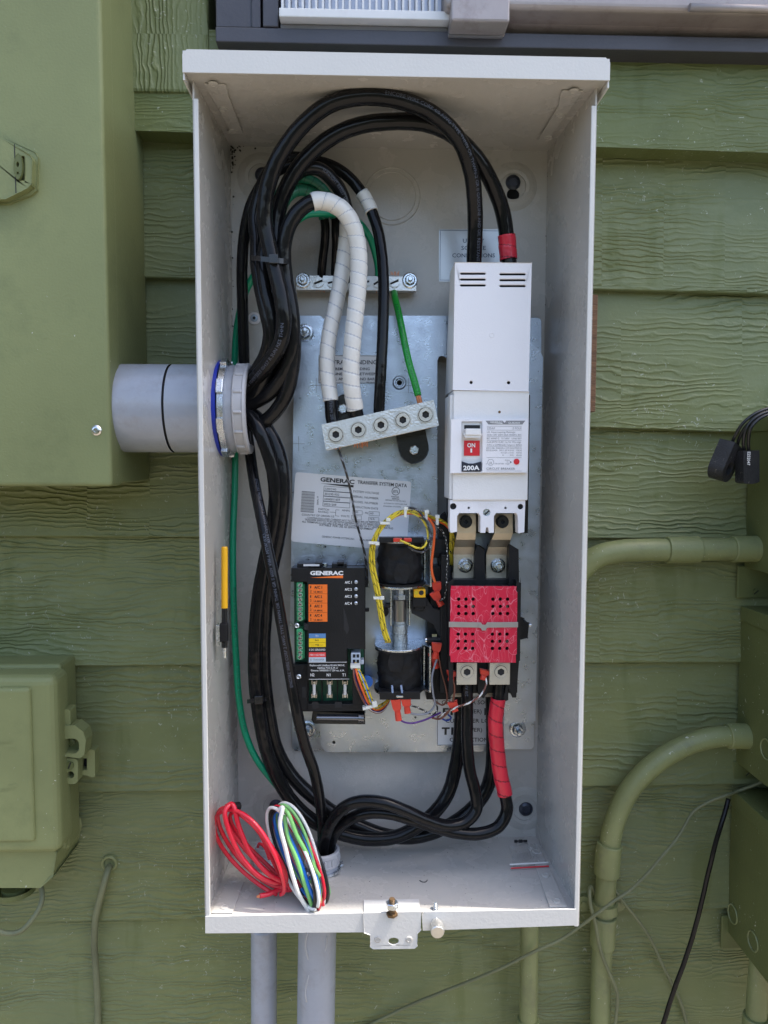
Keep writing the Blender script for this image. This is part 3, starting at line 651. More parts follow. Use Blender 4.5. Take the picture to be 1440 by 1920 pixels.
# ------------------------------------------------------------------ ground bar
YG = -.021
gb = thing('ground_bar', at(668, 545, -.006), 'short grounding bar with slotted screws above the mounting plate', 'ground bar')
b = MB(); b.bpx(555, 517, 781, 544.5, YG, YG + .0095); b.build('bar', M_alu, gb, bevel=.0004)
b = MB(); b.bpx(558, 520, 779, 545, YG + .0096, -.003); b.build('bar_backing', M_tin, gb)
for px in (597, 623, 654, 684, 708, 739.5): slot_screw(gb, at(px, 529.5, YG), .0056, random.uniform(.1, .9))
for px in (568, 768.5):
    q = at(px, 526, YG); b = MB(); b.lathe(q, (0, -1, 0), [(.0082, 0), (.0082, .0010), (.0070, .0018), (.0056, .0018), (.0056, .0016)], 28)
    b.lathe(q + Vector((0, -.0016, 0)), (0, -1, 0), [(.0056, 0), (.0056, .0032), (.0046, .0040), (0, .0040)], 6, False, ph=.5)
    b.lathe(q + Vector((0, -.005, 0)), (0, -1, 0), [(.0027, 0), (.0025, .004), (.002, .0046), (0, .0046)], 14); b.build('stud_nut', M_zinc, gb)
def frayed(root, px, py, Y, n=7, ln_=.006, wd=.006, dn=(0, .2, -1), name='wire_strands'):
    b = MB(); o = at(px, py, Y)
    for k in range(n):
        f = (k / (n - 1) - .5); s = o + Vector((f * wd, random.uniform(-.0015, .0015), .002)); d = Vector(dn).normalized() * ln_ * random.uniform(.6, 1) + Vector((random.uniform(-.0008, .0008), 0, 0))
        b.cyl(s, s + d, .00045, n=6)
    return b.build(name, M_copper, root)

# ------------------------------------------------------------------ neutral lug bar on its black insulator
YL0 = -.076
nbx = thing('neutral_bar', at(700, 850, -.03), 'tilted aluminium lug bar with five hex sockets on a black insulator', 'neutral bar')
bar = [(603.5, 797), (812.5, 751), (822, 797), (612, 843)]
b = MB(); b.ppx(bar, YL0, YL0 + .024); b.build('bar', M_alu, nbx, bevel=.0005)
for px, py in ((629.7, 815), (671.8, 806), (714, 797), (755, 787.5), (797.8, 777.6)): socket_screw(nbx, at(px, py, YL0), .0084, .0026, hexr=.46)
def stadium(c0, c1, r, n=10):
    a = Vector(c0); d = Vector(c1); ang = math.atan2(d.y - a.y, d.x - a.x); o = []
    for k in range(n + 1): t = ang - math.pi / 2 + math.pi * k / n; o.append((d.x + r * math.cos(t), d.y + r * math.sin(t)))
    for k in range(n + 1): t = ang + math.pi / 2 + math.pi * k / n; o.append((a.x + r * math.cos(t), a.y + r * math.sin(t)))
    return o
YI = -.042
b = MB(); b.ppx(stadium((776, 841), (766, 792), 28), YI, YP); b.build('insulator_foot', M_blackg, nbx, bevel=.001); b = MB(); b.ppx(stadium((645, 757), (653, 800), 17), YI - .004, YP); b.build('insulator_foot', M_blackg, nbx, bevel=.001)
b = MB(); b.ppx([(620, 800), (806, 762), (812, 800), (626, 839)], YL0 + .0245, YP); b.build('insulator', M_blackg, nbx, bevel=.0008)
hexbolt(nbx, at(776, 844, YI), .0052, .0035, washer=False); hexbolt(nbx, at(642.5, 767, YI - .0045), .0052, .0045, washer=False)
frayed(nbx, 677, 832, YL0 + .012, 9, .007, .013); frayed(nbx, 632, 842, YL0 + .012, 4, .003, .006)
frayed(gb, 600, 543, YG + .005, 8, .005, .009); frayed(gb, 627, 544, YG + .005, 5, .005, .005); frayed(gb, 706, 544, YG + .005, 6, .005, .006); frayed(gb, 740, 520, YG + .005, 6, .005, .008, (0, 0, 1))

# ------------------------------------------------------------------ circuit breaker
br = thing('circuit_breaker', at(918, 1000, YP), 'tall white main breaker switched ON in the middle right of the enclosure', 'circuit breaker')
YF = -.093
b = MB(); sl_ = []
for x0, x1, dy in ((862, 911.5, 0), (936, 986.5, 1.2)):
    for y in (513, 524, 535): sl_.append([(x0, y + dy), (x0 + 2, y - 2 + dy), (x1 - 2, y - 2 + dy), (x1, y + dy), (x1 - 2, y + 2 + dy), (x0 + 2, y + 2 + dy)])
b.ppx([(853, 492), (997, 493), (991, 734), (849, 731)], YF, YF + .0022, sl_ + [circ(883.5, 717, 3, 12), circ(954, 717.5, 3, 12)])
b.build('terminal_cover', M_white, br, bevel=.0007)
b = MB()
a0, a1, a2, a3 = [at(*p, YF + .0022) for p in ((853, 492), (997, 493), (991, 734), (849, 731))]
def back(p, y): return Vector((p.x, y, p.z))
b.hexa([a0, back(a0, -.052), back(a3, YP), back(a3, YF + .0022)], [p + Vector((.0016, 0, 0)) for p in (a0, back(a0, -.052), back(a3, YP), back(a3, YF + .0022))])
b.build('cover_side', M_white2, br); b = MB(); b.hexa([a1, back(a1, -.052), back(a2, YP), a2], [p - Vector((.0016, 0, 0)) for p in (a1, back(a1, -.052), back(a2, YP), a2)])
b.build('cover_side', M_white2, br)
b = MB(); b.bpx(851, 500, 992, 730, YF + .010, -.045); b.build('inner_housing', M_dark, br)
MB().lathe(at(922, 628.5, YF), (0, -1, 0), [(.0026, 0), (.0022, .0004), (.0017, .0001), (0, .0001)], 20).build('moulding_mark', M_white, br)
b = MB(); b.bpx(849.5, 732, 991, 938, YF + .001, -.045)
b.bpx(843, 740, 850, 936, YF + .004, -.045); b.build('body', M_white2, br, bevel=.0008)
b = MB(); b.bpx(842, 740, 992, 1000, -.0449, YP - .0002); b.build('base', M_blackg, br, bevel=.0005)
YN = YF - .0045
b = MB(); b.ppx([(846, 786), (991, 785), (988.5, 886.5), (844, 887)], YN, YF + .0009, [rrect(865.5, 790, 904, 884, 1)]); b.build('face', M_white, br, bevel=.0006)
b = MB(); b.ppx([(906, 787), (990.2, 787), (988, 885.5), (905, 885.5)], YN - .0006, YN); b.build('nameplate', M_white, br, bevel=.0003)
b = MB(); b.bpx(865.5, 790, 904, 884, YF - .0012, YF + .0009); b.build('handle_well', M_white2, br)
YW = YF - .0013
b = MB(); b.bpx(870.5, 797, 900, 804, YW - .0002, YW); b.bpx(870.5, 803, 874, 816, YW - .0003, YW); b.build('handle_slot', M_dark, br)
b = MB(); b.bpx(873, 803.5, 902, 816, -.1055, YW); hd = b.build('handle', M_white2, br, bevel=.0008)
b = MB(); b.ppx([(871, 814), (903, 814), (900, 819.5), (873, 819.5)], -.104, YW); b.build('handle_lip', M_white2, hd, bevel=.0006)
b = MB(); b.bpx(870, 826, 899.5, 854.5, YW - .0006, YW); on = b.build('on_flag', M_red, br)
b = MB(); b.text('ON', (876, 838.5), (891, 838.5), 8, YW - .0008, .03); b.bpx(882, 841, 885.3, 848.5, YW - .0008, YW - .0007); b.build('lettering', M_inkw, on)
b = MB(); b.ppx([(866, 865), (878, 869), (888, 869), (902, 865.5), (901.5, 884.5), (866, 884.5)], YN - .0008, YW); pl = b.build('rating_plate', mat('navy_print', (.012, .014, .03), .4), br)
b = MB(); b.text('200A', (868.5, 881.5), (899, 881), 8.6, YN - .0010, .035); b.build('lettering', M_inkw, pl)
Y = YN - .0008; b = MB()
def Z8(x, y): return (820 + x / 7.2, 760 + y / 7.2)
def T8(t, x0, x1, y, h, bold=0): b.text(t, Z8(x0, y), Z8(x1, y), h / 7.2, Y, bold)
b.ppx([Z8(650, 207), Z8(880, 207), Z8(905, 232), Z8(918, 258), Z8(690, 258)], Y, Y + .0001); b.ppx([Z8(930, 207), Z8(1188, 207), Z8(1148, 258), Z8(918, 258), Z8(907, 238)], Y, Y + .0001)
T8('225AF', 672, 780, 322, 27); T8('2 POLE', 1015, 1137, 322, 27)
for y in (283, 333, 421, 474, 557, 703, 884): b.bpx(*Z8(668, y), *Z8(1138, y + 3), Y, Y + .0001)
T8('UL Interrupting Ratings:', 670, 1055, 372, 24); T8('AC% 120V 240V 22kA 50/60Hz 40C', 670, 1137, 410, 24); T8('IEC 60947-2   Ui 500V   Uimp 6kV', 670, 1137, 458, 24)
T8('Cu/Al 60/75C UL/IEC Cat. No. Wire range', 668, 1130, 507, 24); T8('AWG or kCMil(mm2) Torque in. lb(Nm)', 668, 1140, 545, 24)
T8('EZCC10A1 350KCM-6  (177-13.3) 275(31.3)', 663, 1137, 588, 20); T8('EZCC10A2A   2/0-2  (67.4-33.6)', 663, 1030, 617, 20); T8('120(14)', 1065, 1137, 617, 20)
T8('4-6 (21.1-13.3)', 855, 1030, 649, 20); T8('45(5.0)', 1065, 1137, 649, 20); T8('8', 880, 893, 682, 20); T8('(8.4)', 980, 1028, 682, 20); T8('40(4.5)', 1065, 1137, 682, 20)
T8('c', 657, 672, 795, 20); T8('US LISTED', 772, 900, 795, 18); T8('UL', 698, 745, 795, 36); T8('PUSH', 915, 975, 750, 18); T8('TO', 935, 960, 775, 18); T8('TRIP', 918, 975, 800, 18)
b.ppx([Z8(980, 750), Z8(1008, 767), Z8(980, 785)], Y, Y + .0001); T8('CIRCUIT BREAKER', 662, 1050, 869, 30, .005)
cc = Z8(720, 770); b.ppx(circ(cc[0], cc[1], 6, 24), Y, Y + .0001, [circ(cc[0], cc[1], 5.5, 24)]); b.build('printing', M_inkg, br)
b = MB(); Y -= .0001; T8('GENERAC', 712, 875, 236, 20, .02); T8('GUB2020', 958, 1115, 250, 28, .01); b.ppx([Z8(730, 240), Z8(880, 240), Z8(880, 250)], Y, Y + .0001); b.build('banner_lettering', M_inkw, br)
MB().lathe(at(968.5, 865.5, YN - .0006), (0, -1, 0), [(.0030, 0), (.0028, .0009), (0, .0011)], 20).build('trip_button', M_red, br)
b = MB(); q = at(936.5, 772.5, YF + .001); MB().lathe(q, (0, -1, 0), [(.0014, 0), (0, .0004)], 10).build('rust_spot', M_rust, br)
# load end skirt with two terminal openings
sk_ = [(844, 937.5), (985, 937.5), (983, 998), (972, 1000), (971, 968), (968, 962), (930, 962), (926, 968), (926, 999), (917, 999), (915.5, 989), (911.5, 989), (910, 999), (901, 999), (901, 968), (897, 962), (861, 962), (857, 968), (857, 997), (845, 999), (843, 990)]
b = MB(); b.ppx(sk_, YF + .003, YF + .018, [circ(850, 949.5, 6.2, 14), circ(976, 950, 5.4, 14), circ(912.5, 961, 7.2, 16), circ(879, 952.3, 2.4, 10), circ(948, 952.5, 2.4, 10)])
b.build('load_skirt', M_white, br, bevel=.0006)
b = MB(); b.bpx(845, 940, 984, 962, YF + .0181, -.046); b.build('skirt_fill', M_dark, br)
for px, py, r, m in ((850, 949.5, .0032, M_black), (976, 950, .0028, M_black), (912.5, 961, .0038, M_zinc)): slot_screw(br, at(px, py, YF + .007), r, .7, 'skirt_screw', m)
b = MB(); Yl = YF + .0028; b.text('LOAD', (900, 949), (925, 949), 7, Yl, 0); outline(b, 898, 940, 929, 951, Yl, .4); b.build('moulded_lettering', M_white2, br)
for px in (873, 941.5):
    socket_screw(br, at(px, 978, -.074), .0066, .0035, M_blackg, 'terminal_screw', .34)

# ------------------------------------------------------------------ transfer contactor
ct = thing('transfer_contactor', at(908, 1310, YP), 'black transfer contactor under a scratched red cover, below the breaker', 'contactor')
def strap(xt0, xt1, xb0, xb1):
    prof = [(962, -.068), (1000, -.066), (1012, -.063), (1026, -.052), (1040, -.049), (1086, -.049)]
    b = MB(); n = len(prof); rows_ = []
    for i, (py, yy) in enumerate(prof):
        t = min(max((py - 1000) / 35, 0), 1); x0 = xt0 + (xb0 - xt0) * t; x1 = xt1 + (xb1 - xt1) * t
        rows_.append((at(x0, py, yy), at(x1, py, yy)))
    v = []
    for a, c in rows_: v += [a, c, a + Vector((0, .004, 0)), c + Vector((0, .004, 0))]
    fs = []
    for i in range(n - 1):
        o = 4 * i; fs += [(o, o + 1, o + 5, o + 4), (o + 2, o + 6, o + 7, o + 3), (o, o + 4, o + 6, o + 2), (o + 1, o + 3, o + 7, o + 5)]
    fs += [(0, 2, 3, 1), (4 * n - 4, 4 * n - 3, 4 * n - 1, 4 * n - 2)]
    return b.add(v, fs).build('bus_strap', M_tin, ct, bevel=.0006)
strap(857, 893, 850, 889); strap(927, 962, 911, 951)
for px in (872.5, 933.5):
    q = at(px, 1060, -.0491); b = MB(); b.lathe(q, (0, -1, 0), [(.0078, 0), (.0078, .001), (.0062, .0022), (.0056, .0022)], 30)
    b.lathe(q + Vector((0, -.0012, 0)), (0, -1, 0), [(.0060, 0), (.0060, .0042), (.0050, .0050), (0, .0050)], 6, False, ph=.2)
    b.lathe(q + Vector((0, -.006, 0)), (0, -1, 0), [(.0036, 0), (.0034, .003), (.0028, .0036), (.0022, .0030), (0, .0030)], 20); b.build('flange_nut', M_zinc, ct)
b = MB(); b.bpx(842, 1086, 972, 1300, -.058, YP - .0002); b.build('housing', M_black, ct, bevel=.0008)
b = MB(); b.bpx(848, 1074, 892, 1098, -.047, -.03); b.bpx(908, 1074, 955, 1098, -.047, -.03); b.build('rear_terminal', M_tin, ct, bevel=.0005)
b = MB()      # tall phase barriers: upper wings
b.ppx([(891, 1040), (896, 1024), (908, 1030), (909, 1096), (891, 1096)], -.060, YP); b.ppx([(956, 1022), (971, 1031), (972, 1098), (955, 1098)], -.066, YP); b.ppx([(842, 1094), (849, 1088), (848, 1300), (843, 1306)], -.0795, YP)
b.build('phase_barrier', M_black, ct, bevel=.0008)
b = MB(); b.ppx([(896, 1240), (914, 1240), (913, 1300), (906, 1308), (896, 1300)], -.066, -.035); b.build('phase_barrier', M_black, ct, bevel=.0006)
b = MB(); b.ppx([(957, 1240), (975, 1100), (973, 1240), (967, 1307), (961, 1307), (953, 1290), (952, 1312), (944, 1314), (955, 1255)], -.066, -.030); b.build('phase_barrier', M_black, ct, bevel=.0006)
b = MB(); b.ppx([(969, 1090), (976, 1094), (974, 1238), (967, 1240)], -.0815, -.03); b.build('side_rail', M_black, ct, bevel=.0006)
b = MB(); b.ppx([(972, 1158), (978, 1158), (984, 1166), (991, 1168), (989, 1196), (976, 1199), (972, 1200)], -.058, -.035); ac_ = b.build('auxiliary_block', M_black, ct, bevel=.0008)
MB().lathe(at(989, 1172, -.046), (1, 0, 0), [(.0022, 0), (.0022, .004), (0, .004)], 12).build('block_screw', M_zinc, ac_)
YR = -.0835
hl = []
for xs in ((860.2, 873.8, 887.3), (924.4, 938.2, 951.8)):
    for ys in ((1123.5, 1137.2, 1150.6), (1189.2, 1202.6, 1215.9)):
        for i, x in enumerate(xs):
            for y in ys: hl.append(circ(x - (1 if ys[0] > 1180 else 0), y, 3.5, 12))
cov = [(846, 1099), (968.5, 1099.5), (968, 1108), (970, 1110), (969, 1226), (967, 1228), (967.5, 1242.5), (845, 1241.5), (845, 1232), (843, 1229), (845, 1110)]
m = mat('scratched_red_cover', (.60, .014, .05), .34); ntm = m.node_tree; Lk = ntm.links.new; bs = ntm.nodes['Principled BSDF']
gg = N(ntm, 'ShaderNodeNewGeometry'); prev = None
for i in range(5):                      # thin curved scuffs left in the moulding
    ns = N(ntm, 'ShaderNodeTexNoise', i_Scale=(26, 34, 45, 30, 55)[i], i_Detail=0.0, i_Distortion=.6); mp = N(ntm, 'ShaderNodeMapping'); mp.inputs['Location'].default_value = (i * 3.1, i * 7.7, i)
    mp.inputs['Rotation'].default_value = (0, i * .7, 0); mp.inputs['Scale'].default_value = (2.4, 1, 1)
    Lk(gg.outputs['Position'], mp.inputs[0]); Lk(mp.outputs[0], ns.inputs['Vector'])
    a = N(ntm, 'ShaderNodeMath', operation='SUBTRACT'); a.inputs[1].default_value = .5; Lk(ns.outputs[0], a.inputs[0])
    c = N(ntm, 'ShaderNodeMath', operation='ABSOLUTE'); Lk(a.outputs[0], c.inputs[0])
    d = N(ntm, 'ShaderNodeMath', operation='LESS_THAN'); d.inputs[1].default_value = .0048; Lk(c.outputs[0], d.inputs[0])
    if prev is None: prev = d.outputs[0]
    else:
        e = N(ntm, 'ShaderNodeMath', operation='MAXIMUM'); Lk(prev, e.inputs[0]); Lk(d.outputs[0], e.inputs[1]); prev = e.outputs[0]
mm = N(ntm, 'ShaderNodeMath', operation='MULTIPLY'); mm.inputs[1].default_value = .55; Lk(prev, mm.inputs[0])
mx = N(ntm, 'ShaderNodeMix', data_type='RGBA'); Lk(mm.outputs[0], mx.inputs[0]); mx.inputs[6].default_value = (.60, .014, .05, 1); mx.inputs[7].default_value = (.80, .30, .36, 1); Lk(mx.outputs[2], bs.inputs['Base Color'])
b = MB(); b.ppx(cov, YR, YR + .0022, hl); rc = b.build('red_cover', m, ct)
b = MB(); b.bpx(849, 1102, 966, 1240, YR + .0075, -.0585); b.build('arc_chamber', M_dark, ct)
b = MB()
for x in (866, 884, 931, 948):
    b.bpx(x - 4.5, 1134, x + 4.5, 1140, YR + .0060, YR + .0074); b.bpx(x - 4.5, 1199, x + 4.5, 1205, YR + .0060, YR + .0074)
b.build('arc_plate', M_tin, ct)
b = MB(); Yc = YR - .0005
b.ppx([(842, 1166.5), (899, 1167.5), (899, 1176.5), (842, 1175.5)], Yc - .0010, Yc); b.ppx([(915, 1167.5), (971, 1167), (971, 1176), (915, 1176.5)], Yc - .0010, Yc)
b.ppx([(897, 1167.5), (901, 1167.5), (905, 1171.5), (910, 1171.5), (914, 1167), (917, 1167.5), (917, 1176), (912, 1178), (911, 1182), (904, 1182), (902, 1178), (897, 1176)], Yc - .0016, Yc - .0011)
b.build('retaining_clip', M_clip, ct, bevel=.0002)
for x0, x1, cx in ((856, 894.5, 875.6), (918, 956.5, 939)):
    b = MB(); b.bpx(x0, 1242.5, x1, 1284, -.076, -.046); lg = b.build('lug', M_lug, ct, bevel=.0006); socket_screw(ct, at(cx, 1259.5, -.076), .0079, .0014, hexr=.50)
for x0, x1 in ((847, 872), (908, 928)):
    b = MB(); b.bpx(x0, 1262, x1 + 8, 1307, -.045, -.028); b.build('rear_lug', M_lug, ct, bevel=.0006)
    MB().lathe(at(x0 + 13, 1292, -.045), (0, -1, 0), [(.0072, 0), (.0070, .0006), (.0062, .0006), (.0056, .0001), (.004, .0001), (0, .0001)], 24).build('lug_screw', M_tin, ct)
# operating mechanism to the left of the poles
b = MB()
b.bpx(806, 1062, 846, 1150, -.046, YP - .0002); b.bpx(800, 1150, 846, 1312, -.042, YP - .0002); b.bpx(826, 1040, 842, 1300, -.056, -.03)
b.bpx(808, 1010, 836, 1046, -.040, YP - .0002); b.bpx(790, 1115, 830, 1150, -.036, -.028)
b.build('side_frame', M_black, ct, bevel=.001)
b = MB(); b.ppx([(812, 1012), (828, 1012), (828, 1036), (812, 1036)], -.0405, -.040); b.build('side_recess', M_dark, ct); b = MB(); b.ppx([(806, 1075), (822, 1085), (822, 1100), (808, 1100)], -.0465, -.046); b.ppx([(770, 1128), (800, 1122), (812, 1140), (842, 1150), (842, 1200), (826, 1200), (812, 1170), (772, 1150)], -.051, -.046)
b.build('side_recess', M_dark, ct)
b = MB(); b.ppx([(836, 962), (846, 1000), (844, 1100), (836, 1100), (826, 1030), (822, 990), (828, 968)], -.036, YP - .0001); b.build('wire_guard', M_black, ct, bevel=.0006)
yi = MB(); yi.bpx(776, 1105, 798, 1120.5, -.060, -.045); yy_ = yi.build('yellow_handle_hub', M_yel, ct, bevel=.0006)
MB().lathe(at(790, 1111.5, -.0602), (0, -1, 0), [(.0026, 0), (0, .0001)], 18).build('hub_hole', M_dark, yy_)
MB().lathe(at(780.5, 1111.5, -.0602), (0, -1, 0), [(.0022, 0), (.0020, .0001), (0, .0001)], 18).build('hub_mark', M_yellow_w, yy_)
b = MB(); b.bpx(774, 1121, 800, 1138, -.058, -.044); b.cyl(at(772, 1126, -.05), at(772, 1140, -.05), .0045, n=20); b.bpx(778, 1128, 796, 1144, -.056, -.044); b.build('handle_hub', M_black, ct, bevel=.0006)
for py in (1200,):
    b = MB(); q = at(800, 1200, -.052); b.cyl(q, q + Vector((.017, 0, 0)), .0034, n=20); b.build('pivot_pin', M_black, ct)
    b = MB(); b.cyl(q - Vector((.0016, 0, 0)), q, .0030, n=20); b.bpx(810, 1189, 819, 1196, -.052, -.047); b.build('pin_head', M_steel, ct)

# ------------------------------------------------------------------ the two coils of the drive
def solenoid(yt, yb, top, label, xo=0):
    """yt, yb: pixel rows of the wrapped coil"""
    t = thing('solenoid_coil', at(752 + xo, yb, -.045), label, 'solenoid', 'drive coils of the transfer switch')
    yc = -.048; ra = .0232
    A, Bt = at(750 + xo, yt, yc), at(749 + xo, yb, yc); ax = Vector((0, 0, 1)); h = A.z - Bt.z; base = Vector((A.x, yc, Bt.z))
    b = MB(); n = 36; m_ = 12; v = []; fs = []
    for j in range(m_ + 1):
        for k in range(n):
            a = 2 * math.pi * k / n
            r = ra * (1 + .028 * math.sin(3 * a + j * .7) + .022 * math.sin(7 * a - j * 1.3 + (1 if top else 3)) + .018 * math.sin(j * 2.1 + a * 2) + .012 * math.sin(11 * a + j * 2.7)) * (1 - .03 * (2 * j / m_ - 1) ** 4)
            v.append(base + Vector((r * math.cos(a), r * .92 * math.sin(a), h * j / m_)))
    for j in range(m_):
        for k in range(n): fs.append((j * n + k, j * n + (k + 1) % n, (j + 1) * n + (k + 1) % n, (j + 1) * n + k))
    b.add(v, fs, True); cw = b.build('wrapped_coil', M_tapeb, t)
    b = MB(); x0 = 739 + xo if top else 729 + xo       # loose flap of cloth tape
    yy0 = yt + (38 if top else 6); b.ppx([(x0 + 6, yy0), (x0 + 26, yy0 + 2), (x0 + 30, yy0 + 20), (x0 + 22, yy0 + 38), (x0 + 4, yy0 + 36), (x0, yy0 + 22)], yc - ra - .0008, yc - ra + .004)
    b.build('tape_flap', M_tapeb, cw, bevel=.0004)
    b = MB(); b.lathe(base + Vector((0, 0, -.001)), ax, [(0, -.0022), (ra * 1.17, -.0022), (ra * 1.17, 0), (0, 0)], 44); b.build('bobbin_flange', M_black, t); b = MB()
    b.lathe(base + Vector((0, 0, h + .0002)), ax, [(0, 0), (ra * 1.12, 0), (ra * 1.12, .0020), (0, .0020)], 44); b.build('bobbin_flange', M_black, t)
    return t, base, h, yc, ra
sc1, bs1, h1, yc, ra = solenoid(1018, 1088, True, 'upper black wrapped drive coil with a yellow striped wire on top')
sc2, bs2, h2, yc, ra = solenoid(1216, 1284, False, 'lower black wrapped drive coil with two red terminals beneath', -1)
def plate_xy(root, base, z, yf, name):       # rounded end plate, lying level
    b = MB(); x0, x1 = base.x - .0262, base.x + .0310; pts = []
    for k in range(13):
        a = math.pi + math.pi * k / 12; pts.append((base.x - .001 + .0255 * math.cos(a), yc + .0 + .0265 * math.sin(a)))
    pts = [(x0 + .001, YP - .0003)] + pts + [(x1, yc - .010), (x1, YP - .0003)]
    A = [Vector((p[0], p[1], z)) for p in pts]; b.hexa(A, [p + Vector((0, 0, .0022)) for p in A]); return b.build(name, M_zinc, root, bevel=.0004)
plate_xy(sc1, bs1, bs1.z + h1 + .0024, yc, 'bracket_plate'); plate_xy(sc1, bs1, bs1.z - .0056, yc, 'bracket_plate')
plate_xy(sc2, bs2, bs2.z + h2 + .0024, yc, 'bracket_plate'); plate_xy(sc2, bs2, bs2.z - .0056, yc, 'bracket_plate')
for t, bs_, hh in ((sc1, bs1, h1), (sc2, bs2, h2)):
    b = MB(); b.box(bs_.x + .0311, bs_.x + .0333, yc - .010, YP - .0003, bs_.z - .0056, bs_.z + hh + .0046); b.build('bracket_side', M_zinc, t, bevel=.0006)
    b = MB(); b.cyl(Vector((bs_.x + .0270, yc + .008, bs_.z - .003)), Vector((bs_.x + .0270, yc + .008, bs_.z + hh + .002)), .0020, n=10); b.build('tie_rod', M_zinc, t)
# plunger linkage between them
px_ = at(750, 1150, yc).x
pg = thing('plunger', (px_, yc, bs2.z + h2 + .006), 'shiny steel plunger rod between the two black coils', 'plunger')
zt0, zt1 = bs2.z + h2 + .004, bs1.z - .006; Lz = zt1 - zt0
MB().lathe((px_, yc, zt0), (0, 0, 1), [(.0082, 0), (.0082, .0105), (.0076, .011), (.0076, .0125), (.0082, .013), (.0082, .0215), (.0074, .0225), (.0066, .0225), (.0066, .026), (0, .026)], 36).build('knurled_collar', mat('knurled_zinc', (.40, .44, .44), .42, metal=.8, bump=3, bscale=380), pg)
MB().lathe((px_, yc, zt0 + .026), (0, 0, 1), [(.0070, 0), (.0070, .0225), (.0062, .0232), (0, .0232)], 36).build('rod', mat('ground_steel', (.36, .35, .34), .28, metal=.95), pg)
MB().lathe((px_, yc, zt0 + .0495), (0, 0, 1), [(.0075, 0), (.0075, .0048), (.0050, .0052), (.0050, Lz - .0495), (0, Lz - .0495)], 6, False, ph=.5).build('hex_nut', M_galv, pg, bevel=.0003)
b = MB(); b.box(px_ - .0105, px_ - .0092, yc - .006, yc + .006, zt0 + .022, zt1 - .002); b.box(px_ + .0092, px_ + .0105, yc - .006, yc + .006, zt0 + .022, zt1 - .002); b.build('yoke', M_zinc, pg, bevel=.0003)
q = Vector((px_ - .0095, yc - .001, zt0 + .043)); b = MB(); b.cyl(q - Vector((.006, 0, 0)), q, .0028, n=18); b.cyl(q - Vector((.0075, -.004, .008)), q - Vector((.0075, -.012, .008)), .0052, n=24); b.build('side_pin', M_black, pg)
# connector strips and flag terminals on the coils
b = MB(); b.bpx(711, 1008, 795, 1018, -.0735, -.062); b.build('connector_strip', M_black, sc1, bevel=.0005)
for x0, x1 in ((737.5, 754), (757, 772)):
    b = MB(); b.bpx(x0, 1009, x1, 1016.5, -.0775, -.0736); b.build('red_terminal', M_conn, sc1, bevel=.0008)
b = MB(); b.bpx(712, 1297, 788, 1312, -.0740, -.060); b.build('connector_strip', M_black, sc2, bevel=.0005)
def spade(root, px, py, Y, ang=0, L=.016, nm='red_terminal'):
    """crimped vinyl spade terminal hanging from (px, py)"""
    q = at(px, py, Y); b = MB()
    b.prism([(q.x - .0048, q.z), (q.x + .0048, q.z), (q.x + .0044, q.z - L * .42), (q.x + .0026, q.z - L * .58), (q.x + .0028, q.z - L), (q.x - .0028, q.z - L), (q.x - .0026, q.z - L * .58), (q.x - .0044, q.z - L * .42)], Y - .0028, Y + .0008)
    b.lathe((q.x, Y - .001, q.z - L * .55), (0, 0, -1), [(.0030, 0), (.0034, L * .3), (.0034, L * .48), (.0022, L * .5), (0, L * .5)], 14)
    b.rot(q, (0, 1, 0), ang); return b.build(nm, M_conn, root, bevel=.0006)
spade(sc2, 742, 1311, -.072, -.14, .0215); spade(sc2, 761, 1309, -.071, -.12, .0150)
b = MB(); b.cyl(at(735, 1285, -.0735), at(736, 1299, -.0735), .0011, n=8); b.cyl(at(752, 1285, -.0735), at(754, 1299, -.0735), .0011, n=8); b.build('coil_lead', mat('pale_blue_sleeve', (.25, .33, .5), .4), sc2)
for px, py, Y, a in ((818, 1092, -.054, -.10), (814, 1110, -.056, -.5), (819, 1206, -.060, .1), (812, 1225, -.052, -.2)): spade(ct, px, py, Y, a, .0155, 'red_terminal')

# ------------------------------------------------------------------ control module
def Z5(x, y): return (530 + x / 5.485, 1030 + y / 5.485)
YM = -.062
cm = thing('control_module', at(620, 1360, YP), 'black control module with orange labels and green terminal blocks', 'control module')
b = MB(); b.bpx(552, 1088, 682, 1322, -.044, -.0425); b.build('circuit_board', M_pcb, cm)
b = MB(); b.bpx(548, 1064, 684, 1090, -.0424, YP - .0002); b.bpx(552, 1090, 684, 1334, -.0424, YP - .0002); b.build('base', M_black, cm, bevel=.0006)
hp = [(578, 1066), (684.5, 1065), (684, 1216), (651, 1216), (651, 1274), (578, 1274)]
b = MB(); b.ppx(hp, YM, -.0441); hs = b.build('housing', M_black, cm, bevel=.0007)
b = MB(); b.bpx(546, 1065, 578.3, 1091, YM, -.0441); b.build('housing_shoulder', M_black, cm, bevel=.0006)
b = MB()
for A, Bq in (((590, 1055), (604, 1062)), ((632, 1054), (645, 1062)), ((557, 1057), (600, 1064)), ((622, 1057), (650, 1065))):
    b.bpx(A[0], A[1], Bq[0], Bq[1], YM + .004, -.040)
b.build('top_clip', M_black, cm, bevel=.0005)
b = MB(); b.bpx(569, 1058, 599, 1061.5, YM + .0038, YM + .004); b.build('serial_tag', M_label, cm)
MB().cyl(at(609, 1062, -.052), at(609, 1056, -.052), .003, n=16).build('top_screw', M_zinc, cm)
b = MB(); b.bpx(551, 1246, 578, 1333, -.056, -.0441); b.bpx(578, 1275, 575, 1322, -.056, -.0441); b.bpx(575, 1320, 684, 1334, -.056, -.0441); b.bpx(661, 1268, 684, 1322, -.056, -.0441)
b.bpx(602.5, 1276, 604.5, 1320, -.052, -.0441); b.bpx(631.5, 1276, 633.5, 1320, -.052, -.0441)
b.build('lower_housing', M_black, cm, bevel=.0006)
